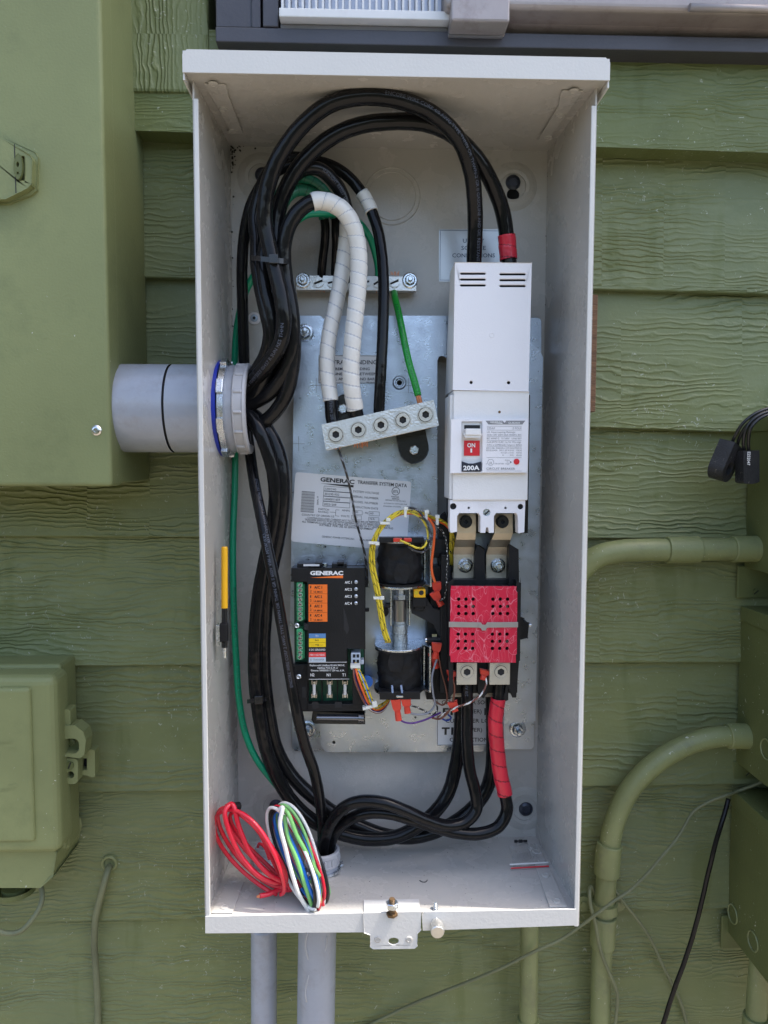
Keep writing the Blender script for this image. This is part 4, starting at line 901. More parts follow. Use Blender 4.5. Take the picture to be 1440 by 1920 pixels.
b = MB(); b.ppx([(585, 1316), (597, 1316), (597, 1326), (594, 1330), (588, 1330), (585, 1326)], -.0565, -.056); b.build('clip_recess', M_dark, cm); b = MB(); b.ppx([(628, 1316), (641, 1316), (641, 1327), (628, 1327)], -.0565, -.056); b.build('clip_recess', M_dark, cm); b = MB(); b.ppx([(566, 1288), (573, 1288), (573, 1308), (566, 1308)], -.0565, -.056); b.build('clip_recess', M_dark, cm); b = MB(); b.ppx([(570, 1170), (578, 1170), (578, 1181), (570, 1181)], -.0622, -.0441); b.build('clip_recess', M_dark, cm)
# tray with the spare tool rod
b = MB(); b.ppx([(588, 1336), (683, 1337), (683, 1356), (590, 1355), (586, 1349)], -.050, -.030); tr = b.build('rod_tray', M_blackg, cm, bevel=.0012)
b = MB(); b.cyl(at(594, 1346, -.0515), at(676, 1346.5, -.0515), .0028, n=18); b.cyl(at(672, 1346, -.0515), at(682, 1346.5, -.0515), .0048, n=18); b.build('spare_rod', mat('dark_gloss_rod', (.18, .18, .19), .12, metal=.8), tr)
# terminal blocks
for y0, y1, n_, g0, g1 in ((1092, 1165, 8, 1097.7, 1159.5), (1179.5, 1237.5, 6, 1188, 1232)):
    b = MB(); b.bpx(556, y0, 568, y1, -.060, -.0441); b.bpx(568, y0 + 3, 571.5, y1 - 3, -.055, -.0441)
    tb = b.build('terminal_block', M_term, cm, bevel=.0005)
    for k in range(n_):
        y = g0 + (g1 - g0) * k / (n_ - 1)
        slot_screw(tb, at(562.8, y, -.0600), .0021, random.uniform(0, 3), 'terminal_screw', M_zinc, .0009)
    b = MB()
    for k in range(n_): y = g0 + (g1 - g0) * k / (n_ - 1); b.bpx(556.6, y + 3.6, 558, y + 5, -.0602, -.060); b.bpx(566, y + 3.6, 568, y + 5, -.0602, -.060)
    b.build('wire_slot', M_dark, tb)
for px, py in ((558, 1169.5), (561.5, 1264)):
    b = MB(); b.lathe(at(px, py, -.050), (0, -1, 0), [(.0026, 0), (.0026, .010), (.0018, .0106), (.0012, .0100), (0, .0100)], 16); b.build('standoff', M_zinc, cm)
# fuses
b = MB(); b.bpx(575, 1276, 661, 1320, -.0443, -.0441); b.build('fuse_bay', M_pcb, cm)
for i, px in enumerate((589, 618, 647)):
    b = MB(); b.cyl(at(px, 1281, -.053), at(px, 1303, -.053), .0017, n=16); fu = b.build('fuse', M_white_w, cm)
    b = MB(); b.cyl(at(px, 1277, -.053), at(px, 1282, -.053), .0020, n=16); b.cyl(at(px, 1302, -.053), at(px, 1307, -.053), .0020, n=16); b.build('fuse_cap', M_steel, fu)
    b = MB()
    for y in (1276, 1301):
        for dx in (-5.2, 3.4): b.bpx(px + dx, y, px + dx + 1.8, y + 8, -.0548, -.0444)
    b.build('fuse_clip', M_tin, fu, bevel=.0002)
# plug
b = MB(); b.bpx(658, 1224, 676, 1256, -.060, -.0441); b.bpx(676, 1238, 682.5, 1246, -.056, -.0441); cn = b.build('wire_plug', mat('pale_plug', (.50, .55, .62), .35), cm, bevel=.0008)
b = MB()
for y in (1230, 1240, 1249):
    for x in (661.5, 668.5): b.bpx(x, y - 3, x + 5, y + 3, -.0603, -.0600)
b.build('plug_hole', M_dark, cn)
MB().cyl(at(688, 1278, -.044), at(688, 1278, -.028), .0065, n=24).build('capacitor', M_blue_w, cm)
b = MB(); b.bpx(684, 1085, 690, 1101, -.052, -.036); b.build('side_clip', M_black, cm, bevel=.0005); b = MB(); b.cyl(at(687, 1140, -.05), at(687, 1146, -.05), .003, n=10); b.build('side_clip', M_black, cm, bevel=.0005)
# prints
Y = YM - .0003; Yt = YM - .0005
def lab(x0, y0, x1, y1, m_, nm='printed_label'):
    b = MB(); b.bpx(x0, y0, x1, y1, Y, YM); return b.build(nm, m_, cm)
M_lb, M_ly, M_lr, M_lw = mat('blue_print', (.10, .24, .48), .4), mat('yellow_print', (.85, .58, .01), .4), mat('red_print', (.75, .06, .06), .4), mat('pale_print', (.52, .60, .68), .4)
for k in range(4):
    y = 1096 + 17.55 * k; l = lab(578.6, y, 613.8, y + 17.0, M_orange); b = MB()
    b.text('A/C %d' % (k + 1), (589.5, y + 7.6), (604, y + 7.6), 5, Yt, .03); b.text('1A MAX', (588.5, y + 15.4), (605, y + 15.4), 3.6, Yt, .01); b.text('1', (581.5, y + 7), (583.5, y + 7), 4.8, Yt); b.text('2', (581.2, y + 14.6), (584.2, y + 14.6), 4.8, Yt); b.build('lettering', M_ink, l)
for (y0, y1, m_, t, ink, x0, x1, h) in ((1188, 1196.4, M_lb, 'T1', M_inkw, 591, 596.5, 3.6), (1197, 1204.6, M_ly, 'N1', M_ink, 591, 597, 3.4), (1205.2, 1213, M_ly, '— N2 —', M_ink, 584, 606, 3.4), (1213.6, 1222.4, M_dark, '0 DC GROUND', M_inkw, 579.6, 610, 3.8), (1223.2, 1232, M_lr, '194 +12 VDC', M_inkw, 581, 609, 3.6), (1232.4, 1241, M_lw, '23 TRANSFER', M_inkg, 581, 608, 3.8)):
    l = lab(579.2, y0, 610.8, y1, m_); b = MB(); b.text(t, (x0, y1 - 2.4), (x1, y1 - 2.4), h, Yt, .012); b.build('lettering', ink, l)
b = MB(); b.text('GENERAC', (581.5, 1078), (643.5, 1078), 7.6, Y, .045)
b.text('N2', (582, 1268), (589.5, 1268), 5.6, Y, .02); b.text('N1', (612.5, 1268), (619.5, 1268), 5.6, Y, .02); b.text('T1', (641.5, 1268), (648, 1268), 5.6, Y, .02)
b.text('Replace with Littelfuse 021606.3MXHP,', (581, 1249), (646.5, 1249), 3.6, Y, .012); b.text('Optifuse FCD-6.3A or', (595, 1253.8), (634, 1253.8), 3.6, Y, .012); b.text('Generac 10000005117 250 vac, 6.3A', (583, 1258.6), (645.5, 1258.6), 3.6, Y, .012)
b.bpx(579, 1241.4, 650.5, 1242.1, Y, YM); b.bpx(579, 1273.2, 655, 1273.9, -.0625, YM)
for k in range(4): yy = 1094 + 13.2 * k; b.text('A/C %d' % (k + 1), (646.5, yy), (659.5, yy), 4.8, Y, .03)
b.build('lettering', M_inkw, cm)
b = MB(); b.ppx([(582, 1083.2), (643.2, 1079), (643.2, 1084)], Y, YM); b.build('orange_flash', M_orange, cm)
for k in range(4): MB().lathe(at(667.5, 1091.3 + 13.2 * k, YM), (0, -1, 0), [(.0020, 0), (.0018, .0009), (.0010, .0015), (0, .0016)], 16).build('indicator_lamp', M_galv, cm)
b = MB(); b.ppx([(643, 1140), (645, 1142), (650, 1158), (652, 1168), (655, 1180), (652, 1187), (650, 1190), (648, 1184), (644, 1180), (645, 1164)], Y, YM); b.build('scuff', M_dark, cm)

# ------------------------------------------------------------------ heavy cables
def saw(p, amp=.05, ph=0): return lambda s, a: 1.05 + amp * (((s / p) + a / (2 * math.pi) + ph) % 1.0)
def seg_path(P, s0, s1):
    out = []; L = 0
    for a, b in zip(P, P[1:]):
        d = (b - a).length
        if s0 <= L <= s1: out.append(a)
        L += d
    return out
def nearest_s(P, px, py):
    best = None; L = 0
    for a, b in zip(P, P[1:]):
        d = a - CAM; u = 720 + FPX * d.dot(RIGHT) / d.dot(FWD); v = 960 - FPX * d.dot(UP) / d.dot(FWD); e = (u - px) ** 2 + (v - py) ** 2
        if best is None or e < best[0]: best = (e, L)
        L += (b - a).length
    return best[1]
def cable(ctrl, wpx, label, m=M_rub, name='power_cable', cat='cable', group=None, tapes=(), text=(), n=18, bump=.012):
    P = resample(spline([at3(c) for c in ctrl], 10), .0022)
    ym = sum(c[2] for c in ctrl) / len(ctrl); r = wpx * pxm(ym) / 2 * (1.07 if wpx > 14 else 1.22 if wpx < 11 else 1.05)
    ph = random.random() * 6
    b = MB(); b.tube(P, r, n, mod=lambda s, a: 1 + bump * math.sin(s * 190 + ph) * math.sin(a * 2 + s * 40) + bump * .6 * math.sin(s * 520 + a + ph))
    o = b.build(name, m, None, origin=P[0]); tag(o, label, cat, group)
    for (p0, p1, tm, pitch, grow) in tapes:
        s0, s1 = sorted((nearest_s(P, *p0), nearest_s(P, *p1))); Q = resample(seg_path(P, s0, s1), .0008)
        b = MB(); sm_ = {M_tapew: M_seam, M_taper: M_seamr, M_tapeg: M_seamg}[tm]; b.tube(Q, r * grow, 30, mod=saw(pitch, .055), mf=lambda s, a: 1 if ((s / pitch + a / (2 * math.pi)) % 1.0) < .085 else 0); b.build('tape_wrap', [tm, sm_], o)
    for (t, p0, size, phi, rev, tm) in text:
        b = MB(); PP = P[::-1] if rev else P; b.text_tube(t, PP, r * 1.01, nearest_s(PP, *p0), size, phi); b.build('jacket_print', tm, o)
    return o, P, r
GB = 'black cables bundled at the left side of the enclosure'
txt = 'ENCORE WIRE CORP 4/0 AWG TYPE THHN OR THWN-2 GR II GASOLINE AND OIL RESISTANT II 600 VOLTS SUN RES '
cable([(889, 520, -.062), (889, 485, -.064), (891, 430, -.070), (890, 380, -.080), (884, 325, -.092), (866, 272, -.104), (838, 235, -.114), (800, 207, -.121), (750, 188, -.126), (700, 181, -.128), (650, 185, -.126), (610, 200, -.122), (570, 232, -.117), (540, 268, -.112), (518, 305, -.108), (502, 350, -.104), (496, 400, -.101), (499, 432, -.099), (507, 470, -.099), (518, 515, -.101), (528, 560, -.102), (532, 600, -.101), (527, 640, -.098), (510, 672, -.090), (488, 700, -.078), (468, 722, -.066), (440, 742, -.056), (400, 760, -.052)],
      27.5, 'thick black cable with the topmost arch, ending at the left of the breaker top', text=((txt, (720, 181), .0034, .55, True, M_inkj), ('ENCORE 10/09/2023 00457 R SUN RES THHN', (455, 732), .0034, .2, True, M_inkj)))
cable([(958, 520, -.060), (953, 480, -.060), (949, 435, -.062), (941, 392, -.066), (925, 350, -.074), (902, 308, -.084), (872, 272, -.092), (835, 245, -.098), (790, 230, -.101), (735, 228, -.101), (680, 234, -.100), (635, 250, -.098), (597, 275, -.095), (563, 310, -.092), (538, 350, -.088), (522, 395, -.084), (517, 440, -.083), (522, 480, -.086), (536, 530, -.088), (545, 575, -.088), (549, 620, -.086), (545, 665, -.082), (530, 705, -.076), (507, 735, -.068), (480, 752, -.060), (440, 765, -.055), (400, 770, -.052)],
      27, 'thick black cable with a short band of red tape just above the breaker', tapes=(((950, 440), (953, 486), M_taper, .012, 1.08),))
cable([(626, 800, -.064), (622, 780, -.064), (620, 750, -.064), (614, 700, -.064), (614, 660, -.064), (619, 620, -.063), (629, 575, -.062), (640, 520, -.061), (647, 470, -.060), (651, 430, -.060), (650, 395, -.062), (640, 362, -.066), (622, 336, -.071), (600, 318, -.077), (575, 316, -.081), (552, 330, -.082), (532, 362, -.080), (516, 405, -.078), (500, 450, -.080), (492, 490, -.083), (496, 540, -.086), (508, 590, -.087), (513, 640, -.084), (500, 690, -.076), (480, 735, -.064), (440, 762, -.053), (400, 775, -.050)],
      23, 'black cable taped white on its drop to the first lug of the neutral bar', m=M_rub2, tapes=(((650, 418), (621, 752), M_tapew, .0135, 1.10),), text=(('THNM 2/0 AWG', (621, 752), .0032, 0, True, M_inkj), ('SUNLIGHT RESIST VW', (600, 318), .003, .2, True, M_inkj)))
cable([(672, 800, -.066), (670, 785, -.067), (665, 760, -.070), (660, 730, -.074), (658, 690, -.077), (661, 640, -.079), (666, 590, -.080), (671, 540, -.081), (673, 491, -.082), (669, 450, -.084), (659, 418, -.087), (641, 393, -.090), (615, 379, -.093), (588, 378, -.095), (563, 393, -.095), (545, 417, -.094), (534, 450, -.092), (532, 485, -.090), (537, 530, -.088), (546, 580, -.086), (551, 640, -.083), (548, 690, -.079), (538, 735, -.074), (518, 770, -.068), (495, 790, -.062), (465, 795, -.055), (420, 790, -.050)],
      25.5, 'black cable taped white from its arch down to the second lug of the neutral bar', m=M_rub2, tapes=(((585, 378), (666, 768), M_tapew, .0120, 1.08),))
cable([(711, 792, -.064), (711, 760, -.066), (714, 700, -.067), (717, 640, -.066), (719, 580, -.064), (719, 520, -.061), (715, 470, -.058), (708, 430, -.055), (696, 395, -.052), (680, 364, -.050), (655, 333, -.049), (624, 312, -.050), (590, 303, -.052), (555, 308, -.054), (520, 320, -.056), (492, 345, -.056), (471, 385, -.054), (459, 435, -.050), (454, 500, -.046), (455, 570, -.042), (457, 650, -.036), (459, 720, -.030), (462, 790, -.028), (469, 850, -.038), (477, 905, -.056), (489, 965, -.078), (502, 1030, -.090), (516, 1100, -.094), (530, 1180, -.092), (545, 1270, -.084), (558, 1340, -.084), (573, 1400, -.080), (590, 1450, -.074), (601, 1510, -.066), (605, 1570, -.058), (603, 1610, -.053), (602, 1660, -.050)],
      19.5, 'long thinner black cable with one short white taped band, running down to the floor bushing', tapes=(((678, 361), (697, 398), M_tapew, .0105, 1.13),),
      text=(('ENCORE WIRE CORP 2 AWG TYPE THWN OR THHN GR II 600V VW-1 MTW (UL)', (541, 1285), .0032, .15, True, M_inkj), ('ENCORE WIRE CORP 2 AWG (UL) TYPE', (497, 900), .003, .5, False, M_inkj)))
for px0, dx, lab_, g_ in ((602, 0, 'black cable taped green on its arch, ending at the first ground bar screw', 0), (627, 1, 'black cable taped green on its arch, ending at the second ground bar screw', 1)):
    top = [(610 + dx * 18, 430, -.034), (607 + dx * 18, 405, -.038), (598 + dx * 16, 378, -.044), (586 + dx * 10, 362 - dx * 8, -.050), (560, 357 - dx * 16, -.056), (540, 368 - dx * 14, -.060), (526, 395, -.063), (519, 432, -.066)] if not dx else \
          [(629, 430, -.034), (628, 408, -.036), (618, 375, -.040), (603, 353, -.046), (583, 339, -.052), (561, 334, -.058), (538, 345, -.062), (518, 380, -.065), (506, 425, -.068)]
    cable([(px0, 530, -.016), (px0 + 1, 510, -.018), (px0 + 4 - dx * 2, 480, -.024), (px0 + 7 - dx * 4, 455, -.029)] + top + [(506 - dx * 6, 480, -.070), (508, 540, -.072), (517, 600, -.073), (521 + dx * 8, 650, -.070), (508 + dx * 10, 700, -.064), (486 + dx * 8, 740, -.056), (450, 765, -.049), (410, 772, -.048)],
          15.5 - dx, lab_, tapes=(((607 + dx * 20, 409), (519 - dx * 14, 440), M_tapeg, .009, 1.14),))
cable([(476, 410, -.070), (479, 450, -.074), (480, 491, -.080), (487, 540, -.084), (498, 590, -.086), (504, 625, -.085), (498, 660, -.080), (482, 690, -.072), (462, 715, -.062), (430, 740, -.052)][::-1] + [(482, 375, -.070), (496, 335, -.066), (520, 305, -.060), (560, 296, -.052), (600, 312, -.044), (636, 350, -.036), (652, 400, -.030), (650, 460, -.024), (654, 530, -.018)],
      20, 'black cable at the left edge of the tied bundle, looping back behind the white tape', m=M_rub2)
# from the side bushing down to the contactor
cable([(400, 762, -.050), (440, 768, -.055), (468, 782, -.062), (486, 806, -.068), (500, 840, -.068), (512, 880, -.066), (517, 930, -.063), (512, 985, -.060), (500, 1040, -.058), (488, 1100, -.057), (481, 1160, -.056), (478, 1220, -.056), (479, 1280, -.055), (487, 1345, -.055), (501, 1410, -.054), (522, 1462, -.053), (552, 1508, -.052), (592, 1542, -.052), (640, 1563, -.052), (690, 1573, -.052), (745, 1568, -.051), (795, 1541, -.050), (836, 1495, -.048), (855, 1435, -.044), (863, 1370, -.040), (865, 1300, -.037)],
      25, 'thick black cable from side bushing sweeping low to the left rear contactor lug')
cable([(400, 755, -.044), (440, 762, -.048), (470, 775, -.052), (492, 795, -.056), (512, 825, -.058), (526, 865, -.060), (531, 920, -.060), (527, 980, -.056), (515, 1040, -.052), (502, 1100, -.048), (497, 1160, -.044), (494, 1220, -.042), (497, 1285, -.042), (505, 1345, -.042), (518, 1403, -.040), (545, 1452, -.038), (582, 1490, -.037), (627, 1524, -.036), (680, 1551, -.037), (733, 1568, -.038), (785, 1568, -.038), (835, 1551, -.036), (875, 1525, -.035), (907, 1490, -.035), (921, 1450, -.034), (924, 1400, -.034), (923, 1300, -.034)],
      25, 'thick black cable from side bushing passing behind the red-taped one to the right rear lug', m=M_rub2)
cable([(602, 1665, -.052), (604, 1620, -.054), (609, 1575, -.062), (622, 1540, -.072), (648, 1512, -.080), (682, 1502, -.086), (722, 1506, -.090), (762, 1521, -.090), (800, 1538, -.086), (840, 1548, -.080), (873, 1541, -.075), (893, 1518, -.072), (891, 1485, -.070), (881, 1445, -.067), (876, 1390, -.064), (876, 1330, -.062), (876, 1275, -.062)],
      22, 'glossy black cable from the floor bushing, arching over to the front left lug', text=(('2/0 AWG CU XHHW-2 600V SUN RES CT USE', (876, 1300), .0032, .1, False, M_inkj),))
cable([(612, 1665, -.046), (614, 1610, -.050), (626, 1565, -.058), (652, 1538, -.066), (690, 1524, -.072), (732, 1525, -.076), (772, 1536, -.078), (812, 1549, -.078), (856, 1561, -.078), (900, 1563, -.076), (934, 1550, -.073), (950, 1522, -.070), (947, 1490, -.068), (938, 1450, -.066), (932, 1400, -.064), (929, 1350, -.063), (934, 1310, -.062), (937, 1275, -.062)],
      22, 'glossy black cable with long red tape wrap, from the floor bushing to the right lug', tapes=(((934, 1309), (944, 1492), M_taper, .016, 1.14),))
# earth conductors
cable([(708, 530, -.016), (709, 505, -.020), (704, 478, -.026), (692, 443, -.034), (673, 418, -.042), (645, 403, -.048), (610, 400, -.054), (575, 403, -.058), (545, 425, -.060), (520, 460, -.058), (497, 490, -.052), (474, 520, -.044), (456, 560, -.036), (445, 610, -.028), (440, 680, -.022), (440, 760, -.018), (441, 840, -.018), (440, 920, -.022), (437, 1000, -.028), (437, 1080, -.034), (439, 1160, -.040), (443, 1240, -.044), (448, 1310, -.046), (460, 1375, -.048), (482, 1425, -.050), (515, 1468, -.052), (545, 1505, -.054), (565, 1545, -.055), (577, 1590, -.055), (582, 1640, -.053)],
      10.5, 'long dark green earth wire down the left wall to the floor bushing', m=M_green_w, name='earth_wire', n=14, bump=.003, text=(('ENCORE WIRE CORP 6 AWG TYPE THHN OR THWN-2 OR GAS AND OIL RES II 600V', (438, 1100), .0030, .3, False, M_jgr),))
g2, Pg, rg = cable([(739, 548, -.018), (741, 560, -.030), (748, 590, -.042), (758, 640, -.054), (768, 685, -.060), (777, 715, -.063), (784, 742, -.064)], 12.5, 'short bright green wire from the ground bar to the last lug of the neutral bar', m=M_green_b, name='bonding_wire', n=16, bump=.003,
      text=(('2 X4 AWG / 21.2mm CU TYPE MTW OR THWN-2 OR THHN', (744, 575), .0030, .1, False, M_jgr),))
b = MB()
for k in range(9):
    a = 2 * math.pi * k / 9; o_ = Vector((math.cos(a), math.sin(a), 0)) * .0026; b.cyl(Pg[-1] + o_ * .8, at(788, 758, -.064) + o_ * .9 + Vector((.0, 0, 0)), .0007, n=6)
b.build('bare_strands', M_copper, g2)
# thin striped sensing wire from the lug bar
def stripe(p, wd=.22): return lambda s, a: 1 if ((s / p + a / (2 * math.pi)) % 1.0) < wd else 0
def wire(root, ctrl, r, m, name='wire', label=None, closed=False, mf=None, n=8, step=.0016):
    P = resample(spline([at3(c) for c in ctrl], 8), step); b = MB(); b.tube(P, r, n, mf=mf)
    if root is None: o = b.build(name, m, None, origin=P[0])
    else: o = b.build(name, m, root)
    if label: o['label'] = label
    return o, P
o, P = wire(None, [(633, 838, -.066), (640, 858, -.070), (650, 890, -.066), (656, 915, -.060), (662, 945, -.056), (667, 975, -.052), (677, 1010, -.050), (684, 1040, -.048), (688, 1070, -.046), (689, 1095, -.042)], .0012, [M_black_w, M_grey_w], 'sensing_wire', mf=stripe(.012, .2))
tag(o, 'thin black and white wire falling from the neutral bar across the data sticker', 'wire')

# ------------------------------------------------------------------ cable ties
def tie_loop(cx, cy, wx, tilt, Y, dy, label, wpx=9):
    pts = []
    for k in range(28):
        a = 2 * math.pi * k / 28; sx = abs(math.cos(a)) ** .8 * (1 if math.cos(a) > 0 else -1); sy = abs(math.sin(a)) ** .8 * (1 if math.sin(a) > 0 else -1)
        q = at(cx + sx * wx, cy + sx * wx * tilt - 0 * sy, Y - dy * sy); pts.append(q)
    b = MB(); h = wpx * pxm(Y) / 2; n = len(pts); c = sum(pts, Vector()) / n; v = []
    for p in pts:
        o_ = (p - c).normalized() * .0011; v += [p + Vector((0, 0, h)), p + Vector((0, 0, -h)), p + o_ + Vector((0, 0, -h)), p + o_ + Vector((0, 0, h))]
    fs = []
    for i in range(n):
        j = (i + 1) % n
        for k in range(4): fs.append((4 * i + k, 4 * i + (k + 1) % 4, 4 * j + (k + 1) % 4, 4 * j + k))
    t = thing('cable_tie', at(cx, cy, Y), label, 'cable tie', 'black cable ties')
    b.add(v, fs).build('strap', M_blackg, t)
    q = at(cx + wx * .18, cy, Y - dy - .003); MB().box(q.x - .0042, q.x + .0042, q.y - .002, q.y + .003, q.z - .0038, q.z + .0048).build('head', M_blackg, t, bevel=.0006)
tie_loop(507, 487, 34, .10, -.086, .0215, 'wide black cable tie round the tied bundle beside the ground bar')
tie_loop(482, 1313, 17, -.12, -.052, .0165, 'narrow black cable tie round the two cables at the lower left', 8)

# ------------------------------------------------------------------ large PVC coupling through the side wall, bushing and locknut
YC = -.050
c0 = at(300, 766, YC); zc_ = c0.z; xw = -.1752
R_P = .0450
cp = thing('conduit_nipple', (xw, YC, zc_), 'wide grey plastic conduit joining the green meter cabinet to the enclosure', 'conduit')
xm = at(212, 766, -.06).x - .004
xg = at(312, 766, YC - .03).x
MB().lathe((xm, YC, zc_), (1, 0, 0), [(R_P, 0), (R_P, xg - xm - .0012)], 64).build('pipe', M_pvc, cp)
MB().lathe((xg - .0012, YC, zc_), (1, 0, 0), [(R_P - .0022, 0), (R_P - .0022, .0024)], 64).build('joint_groove', M_dark, cp)
MB().lathe((xg + .0012, YC, zc_), (1, 0, 0), [(R_P - .002, 0), (R_P, 0), (R_P, xw - xg - .0012)], 64).build('coupling', M_pvc, cp)
def wx(Y): return -(WB + (WF - WB) * (-Y / D))     # inner face of the left wall
xi = wx(YC) + .0004
MB().lathe((xi - .004, YC, zc_), (1, 0, 0), [(.0494, 0), (.0494, .0048), (.046, .0048)], 64).build('gasket', M_blue, cp)
b = MB(); b.lathe((xi + .0022, YC, zc_), (1, 0, 0), [(.0482, 0), (.0482, .0058), (.0425, .0058)], 64)
for k in range(8):
    a = 2 * math.pi * (k + .5) / 8; u = Vector((0, math.cos(a), math.sin(a))); t_ = Vector((0, -math.sin(a), math.cos(a))); c = Vector((xi + .0051, YC, zc_)) + u * .0490
    A = [c + t_ * s_ * .0075 + u * e for s_, e in ((-1, -.002), (-1, .0022), (1, .0022), (1, -.002))]
    b.hexa([p - Vector((.0036, 0, 0)) for p in A], [p + Vector((.0030, 0, 0)) for p in A])
b.build('locknut', M_zinc, cp, bevel=.0006)
xb0 = xi + .008; xb1 = at(472, 770, YC).x
MB().lathe((xb0, YC, zc_), (1, 0, 0), [(.0400, 0), (.0440, 0), (.0445, .002), (.0445, .0075)], 64).build('thread_collar', M_pvc, cp)
xr = xb0 + .0075; Lr = xb1 - xr
b = MB(); b.lathe((xr, YC, zc_), (1, 0, 0), [(.0440, 0), (.0468, .001), (.0468, Lr * .12), (.0455, Lr * .14), (.0455, Lr * .72), (.0466, Lr * .78), (.0462, Lr * .93), (.0445, Lr), (.0400, Lr), (.0375, Lr * .8), (.0372, -.02)], 72)
for k in range(14):
    a = 2 * math.pi * (k + .3) / 14; u = Vector((0, math.cos(a), math.sin(a)))
    b.lathe(Vector((xr, YC, zc_)) + u * .0453, (1, 0, 0), [(0, Lr * .10), (.0016, Lr * .14), (.0019, Lr * .3), (.0019, Lr * .68), (.0012, Lr * .76), (0, Lr * .78)], 10)
b.build('bushing', M_pvcl, cp)
# ------------------------------------------------------------------ floor bushing and its small neighbour
fb = atz(604, 1627, ZF + .001)
fl = thing('floor_bushing', fb, 'ribbed grey plastic bushing in the enclosure floor with the black cables coming up through it', 'conduit bushing')
b = MB(); b.lathe(fb, (0, 0, 1), [(.0205, 0), (.0205, .0020), (.0170, .0020)], 48)
for k in range(7):
    a = 2 * math.pi * (k + .2) / 7; u = Vector((math.cos(a), math.sin(a), 0)); t_ = Vector((-math.sin(a), math.cos(a), 0)); c = fb + u * .0212 + Vector((0, 0, .0011))
    A = [c + t_ * s_ * .0035 + u * e for s_, e in ((-1, -.0015), (-1, .0014), (1, .0014), (1, -.0015))]; b.hexa(A, [p + Vector((0, 0, .0024)) for p in A])
b.build('locknut', M_zinc, fl)
MB().lathe(fb, (0, 0, 1), [(.0172, .002), (.0172, .0065)], 48).build('thread_collar', M_pvc, fl)
b = MB(); b.lathe(fb, (0, 0, 1), [(.0172, .0065), (.0190, .0068), (.0190, .0085), (.0184, .0087), (.0184, .0165), (.0190, .0172), (.0188, .0205), (.0180, .0215), (.0158, .0215), (.0150, .0190), (.0148, .001)], 60)
for k in range(14):
    a = 2 * math.pi * k / 14; b.lathe(fb + Vector((math.cos(a), math.sin(a), 0)) * .0183, (0, 0, 1), [(0, .0082), (.0012, .0092), (.0014, .0130), (.0012, .0160), (0, .0172)], 8)
b.build('bushing', M_pvcl, fl); MB().lathe(fb, (0, 0, 1), [(.0150, .0012), (0, .0012)], 32).build('conduit_mouth', M_dark, fl)
fs_ = atz(502, 1618, ZF + .001)
f2 = thing('small_fitting', fs_, 'small threaded grey fitting in the enclosure floor behind the wire coils', 'conduit fitting')
MB().lathe(fs_, (0, 0, 1), [(.0160, 0), (.0160, .003), (.013, .003)] + [(.0128 + .0007 * (k % 2), .003 + .0012 * k) for k in range(10)] + [(.0135, .0155), (.0135, .020), (.0105, .020), (.0105, .002), (0, .002)], 40).build('threaded_hub', M_pvc, f2)
wire(f2, [(478, 1640, fs_.y), (482, 1600, fs_.y - .002), (486, 1582, fs_.y - .008), (497, 1590, fs_.y - .016), (505, 1612, fs_.y - .02)], .0016, M_red_w, 'lead_wire')

# ------------------------------------------------------------------ coiled spare wires
def oval(c, a, b_, ang, Y0, kY, tilt, n=26, ph=0, wob=0):
    out = []
    for k in range(n):
        t = 2 * math.pi * k / n + ph; x = a * math.cos(t); y = b_ * math.sin(t) * (1 - .18 * math.cos(t)); ca, sa = math.cos(ang), math.sin(ang)
        px = c[0] + x * ca - y * sa; py = c[1] + x * sa + y * ca
        out.append((px + wob * math.sin(2 * t), py, Y0 + kY * math.cos(t) + tilt * math.sin(t)))
    return out
rd = thing('wire_coil', at(520, 1660, -.12), 'long loop of bright red wire leaning against the left wall of the enclosure', 'wire coil', 'spare wire coils on the enclosure floor')
for i, (dc, da, db, Y0, tl) in enumerate((((0, 0), 0, 2, -.113, .014), ((5, -8), -6, -9, -.108, .010), ((0, 9), 3, 8, -.119, .016), ((12, -4), -14, -15, -.102, .010))):
    wire(rd, oval((472 + dc[0], 1590 + dc[1]), 93 + da, 29 + db, R(50 + i * 1.3), Y0, -.010, tl, wob=3.2 * (i - 1), ph=.2 * i), .0021, M_red_w, 'wire', closed=True, n=10)
wire(rd, [(432, 1508, -.115), (422, 1520, -.120), (430, 1560, -.124), (455, 1610, -.127), (490, 1645, -.128), (520, 1655, -.124), (536, 1650, -.120), (528, 1643, -.122)], .0024, M_red_w, n=10)
wire(rd, [(424, 1512, -.112), (436, 1508, -.116), (448, 1550, -.121), (470, 1600, -.125), (505, 1640, -.127), (534, 1655, -.123), (545, 1668, -.118), (525, 1668, -.118), (505, 1676, -.124), (487, 1680, -.128)], .0024, M_red_w, n=10)
q = at(487, 1680, -.128); b = MB()
for k in range(5): a = k * 1.26; b.cyl(q + Vector((math.cos(a), 0, math.sin(a))) * .001, q + Vector((-.0022, -.0006, -.0003)) + Vector((math.cos(a), 0, math.sin(a))) * .001, .0005, n=6)
b.build('bare_strands', M_copper, rd)
b = MB(); q = at(436, 1513, -.113); b.cyl(q, q + Vector((.005, .006, -.002)), .0042, n=14); b.build('end_wrap', M_tapeb, rd)
mc = thing('wire_coil', at(590, 1700, -.125), 'oval coil of thin white, black, blue, red and green wires before the floor bushing', 'wire coil', 'spare wire coils on the enclosure floor')
